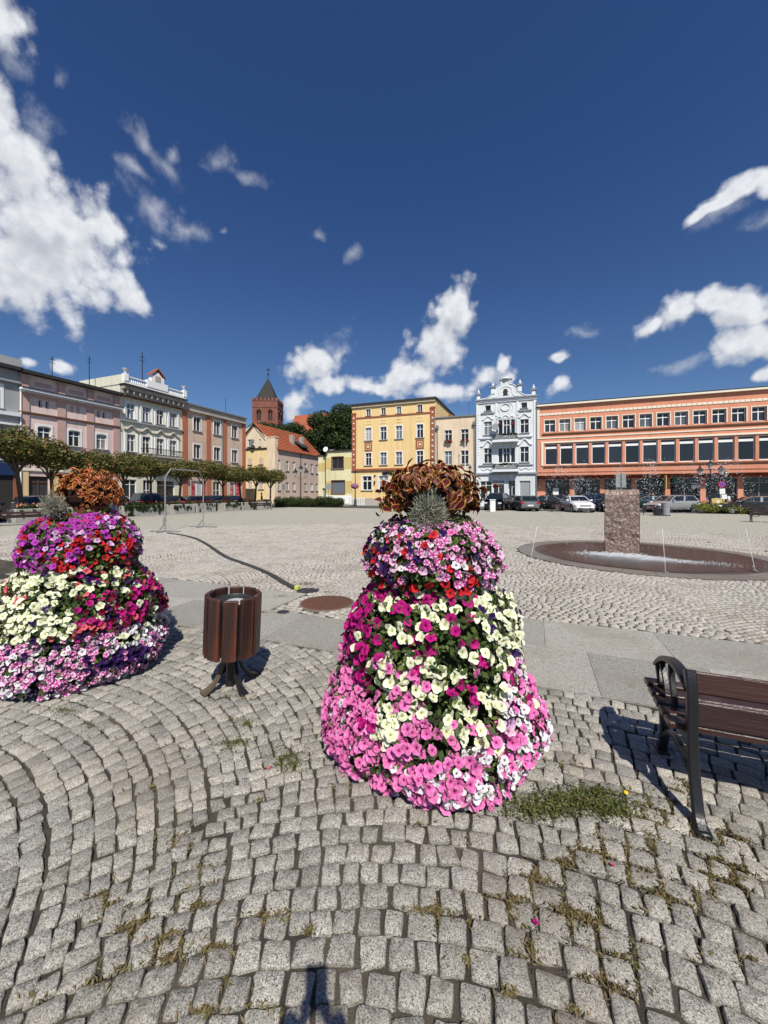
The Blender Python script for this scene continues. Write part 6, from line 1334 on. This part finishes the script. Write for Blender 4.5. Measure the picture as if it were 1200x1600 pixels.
def flower_tower(loc, prof, zone, label, n_fl, n_leaf, coleus, seed, name_pot=True, density=None):
    random.seed(seed); t = empty('flower_tower', tuple(loc), 0, label, 'flower tower')
    zs = [p[0] for p in prof]; rs = [p[1] for p in prof]
    rad = lambda z: float(np.interp(z, zs, rs))
    to_cam = Vector((-loc.x, -loc.y, 0)).normalized(); right = Vector((-to_cam.y, to_cam.x, 0))
    # inner dark frame the plants grow out of
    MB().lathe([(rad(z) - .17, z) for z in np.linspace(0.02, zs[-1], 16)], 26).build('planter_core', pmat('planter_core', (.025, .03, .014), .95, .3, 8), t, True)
    # leaves
    P = []; N = []
    while len(P) < n_leaf:
        z = random.uniform(.02, zs[-1] + .02); a_ = random.uniform(0, 2 * pi); r0 = rad(z)
        if random.random() > r0 / max(rs) + .25: continue
        lump = 1 + .04 * sin(5 * a_ + 7 * z) ; r_ = r0 * lump - abs(random.gauss(0, .045)) + .018
        P.append((r_ * cos(a_), r_ * sin(a_), z)); N.append((cos(a_), sin(a_), random.uniform(-.1, .7)))
    V, F = leaf_cards(np.array(P), np.array(N), .048, .65, .55); o = obj('leaves', np_mesh('leaves', V, F, M['leaf_petunia']), t); o['kind'] = 'stuff'
    # blossoms
    cand = []; grid = {}
    tries = 0
    while len(cand) < n_fl and tries < n_fl * 14:
        tries += 1; z = random.uniform(.015, zs[-1]); a_ = random.uniform(0, 2 * pi); r0 = rad(z)
        if random.random() > r0 / max(rs): continue
        d = Vector((cos(a_), sin(a_), 0)); h = d.dot(right) * r0 / .85; f = d.dot(to_cam)
        kind = zone(h, z, f, random)
        if kind is None: continue
        gn = mn.noise(Vector((r0 * d.x * 5.5 + seed, r0 * d.y * 5.5, z * 6.5))) + .5 * mn.noise(Vector((r0 * d.x * 13, r0 * d.y * 13 + seed, z * 13)))
        if gn < (-.02 if .42 < z < 1.12 else -.22) and random.random() < .9: continue
        dr = rad(min(z + .05, zs[-1])) - rad(max(z - .05, 0)); nrm = Vector((d.x, d.y, -dr / .1 * .6)); sz = PS[kind] * random.uniform(.8, 1.15)
        r_ = r0 * (1 + .04 * sin(5 * a_ + 7 * z)) + random.uniform(-.02, .035); p = Vector((r_ * d.x, r_ * d.y, z + random.uniform(-.01, .01)))
        key = (int(p.x / .05), int(p.y / .05), int(p.z / .05)); ok = True
        for dx in (-1, 0, 1):
            for dy in (-1, 0, 1):
                for dz in (-1, 0, 1):
                    for (pp, ss) in grid.get((key[0] + dx, key[1] + dy, key[2] + dz), ()):
                        if (pp - p).length < (ss + sz) * (.52 if z < .5 else .60): ok = False
        if not ok: continue
        grid.setdefault(key, []).append((p, sz))
        nrm = nrm + Vector((0, 0, .38)) + Vector((random.gauss(0, .45), random.gauss(0, .45), random.gauss(0, .38))) + SUNH * .15
        Mx = Matrix.Translation(p) @ frame_from(nrm, random.uniform(0, 6.28)) @ Matrix.Diagonal((sz, sz * random.uniform(.88, 1.0), sz, 1)); cand.append((f + z * .05, kind, Mx))
    cand.sort(key=lambda c: -c[0]); lim = 290
    vis = [c for c in cand if c[0] > .1]; random.shuffle(vis); ids = set(id(c) for c in vis[:lim])
    bulk = {}
    for c in cand:
        if id(c) in ids:
            o = bpy.data.objects.new('petunia', random.choice(FM[c[1]])); C.objects.link(o); o.parent = t; o.matrix_local = c[2]
        else: bulk.setdefault(c[1], []).append(c[2])
    for kind, ms in bulk.items():
        VV = []; FF = []; UU = []; off = 0
        for Mx in ms:
            i = random.randrange(7); V, F = FA[i]; A = np.array(Mx); W_ = V @ A[:3, :3].T + A[:3, 3]; VV.append(W_); FF.append(F + off); UU.append(UVF[i]); off += len(V)
        o = obj('petunias', np_mesh('petunias', np.concatenate(VV), np.concatenate(FF), PM[kind], uv=np.concatenate(UU), smooth=True), t); o['kind'] = 'stuff'
    # top bowl with coleus
    cz, cR, ch, zc0, leafL, cmix, off_x, silver = coleus
    top = right * off_x
    MB().lathe([(cR * .38, zc0 - .10), (cR * .52, zc0 + .10), (cR * .56, zc0 + .12), (cR * .5, zc0 + .12), (.01, zc0 + .10)], 22, tuple(top)).build('bowl', M['terracotta'], t, True)
    items = []; tries = 0
    while len(items) < cmix[1]:
        el_ = math.asin(random.uniform(-.42, 1)); a_ = random.uniform(0, 2 * pi); rr_ = 1 + random.gauss(0, .09) + .10 * sin(4 * a_ + 3 * el_) + .05 * sin(9 * a_ - 5 * el_)
        d = Vector((cos(el_) * cos(a_), cos(el_) * sin(a_), sin(el_))); p = Vector((d.x * cR * rr_, d.y * cR * rr_, d.z * ch * rr_)) * random.uniform(.84, 1.0) + top + Vector((0, 0, cz))
        if silver and (d - (to_cam * .93 + right * silver[0] + Vector((0, 0, -.30))).normalized()).length < .48: continue
        out_ = Vector((d.x, d.y, d.z * .9)); down = Vector((d.x * .6, d.y * .6, -.55)) + Vector((random.gauss(0, .8), random.gauss(0, .8), random.gauss(0, .55)))
        n_ = (out_ + Vector((0, 0, .3)) + Vector((random.gauss(0, .5), random.gauss(0, .5), random.gauss(0, .35)))).normalized(); y_ = (down - n_ * down.dot(n_)).normalized(); x_ = y_.cross(n_)
        s_ = leafL * random.uniform(.65, 1.2); Mx = Matrix.Translation(p - y_ * s_ * .4) @ Matrix((x_ * s_, y_ * s_, n_ * s_)).transposed().to_4x4(); items.append((d.dot(to_cam) + d.z * .3, Mx))
    items.sort(key=lambda c: -c[0]); ids = items[:int(len(items) * .6)]; random.shuffle(ids); first = set(id(c) for c in ids[:290]); VV = []; FF = []; UU = []; off = 0
    cm = [np_mesh('coleus_leaf', CL[i][0], CL[i][1], CM[cmix[0]], uv=CL[i][2], smooth=True) for i in range(5)]
    cp = empty('coleus', (0, 0, 0)); cp.parent = t
    for c in items:
        if id(c) in first: o = bpy.data.objects.new('coleus_leaf', random.choice(cm)); C.objects.link(o); o.parent = cp; o.matrix_local = c[1]
        else: i = random.randrange(5); V, F, U = CL[i]; A = np.array(c[1]); VV.append(V @ A[:3, :3].T + A[:3, 3]); FF.append(F + off); UU.append(U); off += len(V)
    o = obj('coleus_leaves', np_mesh('coleus_leaves', np.concatenate(VV), np.concatenate(FF), CM[cmix[0]], uv=np.concatenate(UU), smooth=True), cp); o['kind'] = 'stuff'
    MB().ball(tuple(top + Vector((0, 0, cz))), 1, 20, sq=(cR * .72, cR * .72, ch * .72)).build('shade_filler', pmat('stem_shade', (.03, .012, .008), .95), cp)  # dark filler ball: shade between the coleus leaves put into its colour
    if silver:
        sb = MB(); c_ = top + to_cam * (cR * .80) + right * (silver[0] * cR) + Vector((0, 0, cz - ch * .42))
        for _ in range(silver[2]):
            d = Vector((random.gauss(0, 1), random.gauss(0, 1), random.gauss(0, 1))).normalized(); p = c_ + Vector((d.x, d.y, d.z * 1.25)) * silver[1] * random.uniform(.15, 1) * (1 + .45 * mn.noise(d * 2.2 + Vector((seed, 0, 0)))) ; q_ = p + (d + Vector((0, 0, .5)) + Vector((random.gauss(0, .6), random.gauss(0, .6), random.gauss(0, .6)))).normalized() * .024
            w_ = Vector((random.gauss(0, 1), random.gauss(0, 1), random.gauss(0, 1))).normalized() * .0016
            sb.add([p - w_, p + w_, q_ + w_, q_ - w_], [(0, 1, 2, 3)])
        o = sb.build('silver_bush', leafmat('silver_leaf', (.20, .205, .15), (.36, .365, .28), trans=.1), t); o['kind'] = 'stuff'
    return t
def zone1(h, z, f, r):
    n = .09 * sin(9 * h + 5 * z); k = r.random()
    if z > 1.06:
        if r.random() > .74: return None
        if h < -.38 and z > 1.2: return ['red', 'purple', 'palepink', 'white', 'purple'][int(k * 5)]
        if z < 1.16 and h < .35: return 'red' if k < .55 else ('purple' if k < .62 else 'star')
        if h > .1 and z > 1.3: return 'star' if k < .7 else ('palepink' if k < .95 else 'pink')
        if h > .38: return ['palepink', 'star', 'star', 'palepink'][int(k * 4)]
        return ['star', 'star', 'palepink', 'white', 'star', 'palepink', 'red', 'purple', 'star', 'star'][int(k * 10)]
    if z > .60 + n:
        if h < -.42: return 'magenta' if k < .8 else ('cream' if k < .86 else None)
        if h < .34: return ('magenta' if k < .16 else ('cream' if k < .28 else None)) if z > .7 else ('cream' if k < .30 else ('magenta' if k < .36 else ('pink' if k < .42 else None)))
        return ('cream' if k < .6 else ('purple' if k < .66 else None)) if h < .62 else ('cream' if k < .7 else ('purple' if k < .85 else None))
    if z > .36 + n:
        if h < -.35: return 'pink' if k < .86 else ('magenta' if k < .92 else None)
        if h < .45: return 'cream' if k < .62 else ('pink' if k < .76 else None)
        return ['palepink', 'cream', 'pink', 'white', 'lilac', 'pink', 'magenta', None][int(k * 8)]
    if h < .02: return 'pink' if k < .93 else 'white'
    if h < .25: return 'pink' if k < .66 else 'white'
    return 'pink' if k < .50 else ('white' if k < .93 else 'cream')
prof1 = [(0, .61), (.05, .665), (.15, .70), (.26, .69), (.36, .655), (.45, .615), (.53, .59), (.62, .585), (.74, .57), (.86, .535), (.95, .48), (1.01, .405), (1.05, .375), (1.09, .41), (1.16, .435), (1.26, .43), (1.36, .39), (1.44, .31), (1.48, .23)]
flower_tower(TOW1, prof1, zone1, 'central tiered flower tower with pink and white petunias and dark red coleus on top', 3300, 8000, (1.625, .325, .225, 1.42, .078, (0, 620), -.01, (-.03, .112, 5500)), 5)
def zone2(h, z, f, r):
    k = r.random()
    if z > 1.0:
        if h < -.55: return ['purple', 'violet', 'purple', None][int(k * 4)]
        if z < 1.08 and k > .5: return None
        if h > .45: return ['lilac', 'palepink', 'red', 'violet', 'lilac', 'purple', None][int(k * 7)]
        if z > 1.33: return ['violet', 'violet', 'violet', 'red', None][int(k * 5)] if h < .1 else ['violet', 'red', 'lilac', 'violet'][int(k * 4)]
        if h < -.2: return ['violet', 'violet', 'violet', 'red', None, 'lilac'][int(k * 6)]
        return ['red', 'red', 'violet', 'lilac', 'red', None][int(k * 6)]
    if z > .46:
        if h < -.75: return ['burg', 'cream', None, 'purple'][int(k * 4)]
        if h < -.05: return 'cream' if k < .72 else ('coral' if k < .76 else ('burg' if k < .80 else ('purple' if k < .84 else None)))
        if h > .72: return ['burg', 'magenta', 'burg', 'purple', 'coral'][int(k * 5)]
        if z > .8: return ['coral', 'cream', None, 'magenta', None, 'purple', 'cream'][int(k * 7)]
        return ['magenta', 'magenta', 'magenta', 'coral', 'burg', 'cream', 'purple', None][int(k * 8)]
    if h < -.62: return ['violet', 'star', 'violet', 'white', 'star'][int(k * 5)]
    if z > .30 and h > .2: return ['white', 'cream', 'white', 'star', 'white'][int(k * 5)]
    if .02 < h < .5 and .14 < z < .30: return 'purple' if k < .8 else 'star'
    return ['star', 'star', 'palepink', 'white', 'star', 'purple', 'white', 'star'][int(k * 8)]
prof2 = [(0, .62), (.05, .69), (.15, .745), (.28, .745), (.38, .715), (.44, .70), (.52, .715), (.62, .705), (.74, .66), (.85, .58), (.92, .50), (.97, .47), (1.03, .495), (1.14, .50), (1.26, .475), (1.36, .41), (1.43, .32), (1.47, .24)]
prof2 = [(z, r_ * .92) for z, r_ in prof2]
flower_tower(TOW2, prof2, zone2, 'left tiered flower tower in cream, magenta and violet petunias with orange coleus on top', 3300, 9000, (1.64, .265, .235, 1.42, .058, (1, 760), .06, (-1.0, .09, 2400)), 9)
# fallen petals
for i, (u, v, k, lab) in enumerate(((837, 1445, 'magenta', 'single magenta petal on the cobbles right of centre bottom'), (957, 1355, 'coral', 'coral petal lying among dry weeds at lower right'), (128, 1097, 'burg', 'dark petal on the cobbles in front of the left flower tower'), (248, 1084, 'burg', 'dark red petal between left flower tower and bin'), (536, 1215, 'pink', 'fallen pink blossom left of the central tower'), (420, 1203, 'coral', 'small red petal by the moss patch below the bin'))):
    p = ground(u, v); o = obj('petal', FM[k][i % 4], None, (p.x, p.y, .012)); o.scale = (.013, .009, .008); o.rotation_euler = (.2, .3, i); tag(o, lab, 'petal')
# ------------------------------------------------------------------ weeds and moss between the setts
M['weed'] = leafmat('weed_green', (.05, .07, .015), (.15, .17, .05), (.20, .17, .07)); M['dry'] = leafmat('dry_weed', (.15, .11, .05), (.26, .20, .10), (.12, .12, .04))
cellh = {}
for s_ in near: cellh.setdefault((int(s_[0] // .15), int(s_[1] // .15)), []).append(s_)
def on_stone(x, y):
    for i in (-1, 0, 1):
        for j in (-1, 0, 1):
            for (sx_, sy_, w_, h_, a_) in cellh.get((int(x // .15) + i, int(y // .15) + j), ()):
                dx, dy = x - sx_, y - sy_; u_ = dx * cos(a_) + dy * sin(a_); v_ = -dx * sin(a_) + dy * cos(a_)
                if abs(u_) < w_ * .46 and abs(v_) < h_ * .46: return True
    return False
def weeds(name, spots_, m, size, label, tall=.02, over=.05):
    P = []
    for (u, v, ru, rv, n) in spots_:
        for _ in range(n):
            a_ = random.uniform(0, 6.28); r_ = abs(random.gauss(0, .5)); p = ground(u + ru * r_ * cos(a_), v + rv * r_ * sin(a_))
            if random.random() > over and on_stone(p.x, p.y): continue
            P.append((p.x, p.y, abs(random.gauss(0, tall * .5)) + .001))
    P = np.array(P); V, F = leaf_cards(P, np.tile([0, 0, .6], (len(P), 1)), size, .8, .28); o = obj(name, np_mesh(name, V, F, m)); tag(o, label, 'weeds', kind='stuff')
weeds('grass', [(900, 1255, 110, 26, 4200), (840, 1268, 60, 18, 1500), (960, 1270, 50, 14, 900), (930, 1240, 60, 14, 600)], M['weed'], .026, 'green weeds on the cobbles right of the central tower', .028, .45)
weeds('moss', [(450, 1190, 42, 28, 1800), (372, 1160, 36, 14, 900), (385, 1130, 30, 12, 500), (100, 1110, 40, 12, 500), (480, 912, 24, 4, 500), (440, 932, 32, 4, 500), (410, 957, 20, 2.5, 300), (512, 925, 20, 3, 250), (482, 1014, 10, 4, 120)], M['weed'], .016, 'low moss and clover between the cobbles left of the tower', .008, .55)
dry = [(random.gauss(1010, 100), random.gauss(1380, 75), 60, 34, 440) for _ in range(26)] + [(random.gauss(270, 90), random.gauss(1440, 55), 46, 24, 290) for _ in range(12)] + [(random.uniform(0, 1200), random.uniform(1120, 1590), 40, 18, 90) for _ in range(40)] + [(1060, 1230, 40, 20, 400), (370, 1090, 50, 10, 260)]
weeds('dry_grass', dry, M['dry'], .024, 'dry brown weeds in the joints of the foreground cobbles', .012)
p = ground(978, 1249); fl = empty('dandelion', (p.x, p.y, 0), 0, 'tiny yellow flower in the weeds left of the bench foot', 'flower'); MB().lathe([(.002, .03), (.012, .036), (.009, .042), (.001, .043)], 10).build('bloom', pmat('yellow_bloom', (.8, .55, .03), .6), fl); MB().tube([(0, 0, 0), (0, 0, .032)], .0015, 4).build('stem', M['weed'], fl)
# ------------------------------------------------------------------ people
def person(loc, rz, J, radii, edges, label, shirt, trousers, skinc, hair, split):
    t = empty('person', loc, rz, label, 'person'); me = bpy.data.meshes.new('body'); me.from_pydata([Vector(p) for p in J], edges, []); o = obj('body', me, t)
    sk = o.modifiers.new('skin', 'SKIN'); 
    for i, r_ in enumerate(radii): me.skin_vertices[0].data[i].radius = r_ if isinstance(r_, tuple) else (r_, r_)
    me.skin_vertices[0].data[0].use_root = True; sb = o.modifiers.new('sub', 'SUBSURF'); sb.levels = 1; sb.render_levels = 1
    dg = bpy.context.evaluated_depsgraph_get(); me2 = bpy.data.meshes.new_from_object(o.evaluated_get(dg)); o.modifiers.clear(); o.data = me2; me2.materials.clear()
    for m_ in (trousers, shirt, skinc, M['tyre']): me2.materials.append(m_)
    for f in me2.polygons:
        c = f.center; f.use_smooth = True; f.material_index = split(c)
    return t
skinm = pmat('skin', (.55, .33, .24), .6, .05); hairm = pmat('hair', (.05, .035, .025), .7)
def body_pose(arms):
    # pelvis, chest, neck, head, hips, knees, ankles, toes
    J = [(0, 0, .95), (0, -.01, 1.15), (0, 0, 1.38), (0, .01, 1.47), (0, .02, 1.56), (0, .03, 1.66), (.10, 0, .90), (.11, .02, .5), (.12, 0, .09), (.13, .14, .04), (-.10, 0, .90), (-.11, .02, .5), (-.12, 0, .09), (-.13, .14, .04)]
    Rr = [.14, .125, (.15, .11), .055, .085, .075, .10, .065, .045, .035, .10, .065, .045, .035]
    E_ = [(0, 1), (1, 2), (2, 3), (3, 4), (4, 5), (0, 6), (6, 7), (7, 8), (8, 9), (0, 10), (10, 11), (11, 12), (12, 13)]
    for sg in (1, -1):
        b = len(J); sh, elb, wr, hd = arms(sg); J += [sh, elb, wr, hd]; Rr += [.06, .045, .032, .04]; E_ += [(2, b), (b, b + 1), (b + 1, b + 2), (b + 2, b + 3)]
    return J, Rr, E_
# the photographer, behind the camera: only the shadow of the raised phone and hands falls into view
def raised(sg): return ((sg * .19, .0, 1.36), (sg * .22, .17, 1.26), (sg * .095, .33, 1.50), (sg * .055, .375, 1.56))
J, Rr, E_ = body_pose(raised)
def split_p(c): return 3 if c.z < .08 else (0 if c.z < .95 else (2 if c.z > 1.47 or (c.y > .22 and c.z > 1.3) else 1))
fwd = Vector((-sY, cY, 0)); back = -fwd * .42
pp = person((back.x, back.y, 0), YAW, J, Rr, E_, 'person in dark shirt behind the camera holding up a phone, seen only as shadow', M['darkmetal'], M['blue_sign'], skinm, hairm, split_p)
MB().ball((0, -.01, 1.66), .098, 12, sq=(1, 1.05, .95)).build('hair', hairm, pp, True)
for sg in (-1, 1):
    for k in range(4): MB().tube([(sg * .045, .385, 1.50 + .022 * k), (sg * .030, .405, 1.505 + .022 * k), (sg * .012, .41, 1.51 + .022 * k)], [.009, .008, .006], 6).build('finger', skinm, pp, True)
ph_ = MB().bbox(-.037, .037, -.004, .004, -.13, .020, .002).build('phone', M['black'], None, True, tuple(-fwd * .012 + Vector((0, 0, CAM_H))), YAW); tag(ph_, 'black phone held upright in both raised hands', 'phone')
def hang(sg): return ((sg * .18, 0, 1.36), (sg * .24, .0, 1.10), (sg * .25, .06, .86), (sg * .25, .08, .78))
J, Rr, E_ = body_pose(hang)
split_q = lambda c: 3 if c.z < .08 else (0 if c.z < .95 else (2 if c.z > 1.43 or (abs(c.x) > .2 and c.z < 1.0) else 1))
redm = pmat('red_shirt', (.5, .03, .03), .8); 
p = at_depth(1006, 43); pr_ = person((p.x, min(p.y, 47.2), .1), R(160), J, Rr, E_, 'person in a red top walking past the shops behind the fountain block', M['darkmetal'], redm, skinm, hairm, split_q); MB().ball((0, .02, 1.66), .1, 10).build('hair', hairm, pr_, True)
p = at_depth(889, 41.5); pr_ = person((p.x, p.y, 0), R(200), J, Rr, E_, 'person in a white top standing behind the white saloon', M['darkmetal'], ww, skinm, hairm, split_q); MB().ball((0, .02, 1.66), .1, 10).build('hair', hairm, pr_, True)
p = at_depth(409, 44); pr_ = person((p.x, p.y, 0), R(120), J, Rr, E_, 'person in a white top by the benches at the end of the tree row', M['darkmetal'], ww, skinm, hairm, split_q); MB().ball((0, .02, 1.66), .1, 10).build('hair', hairm, pr_, True)
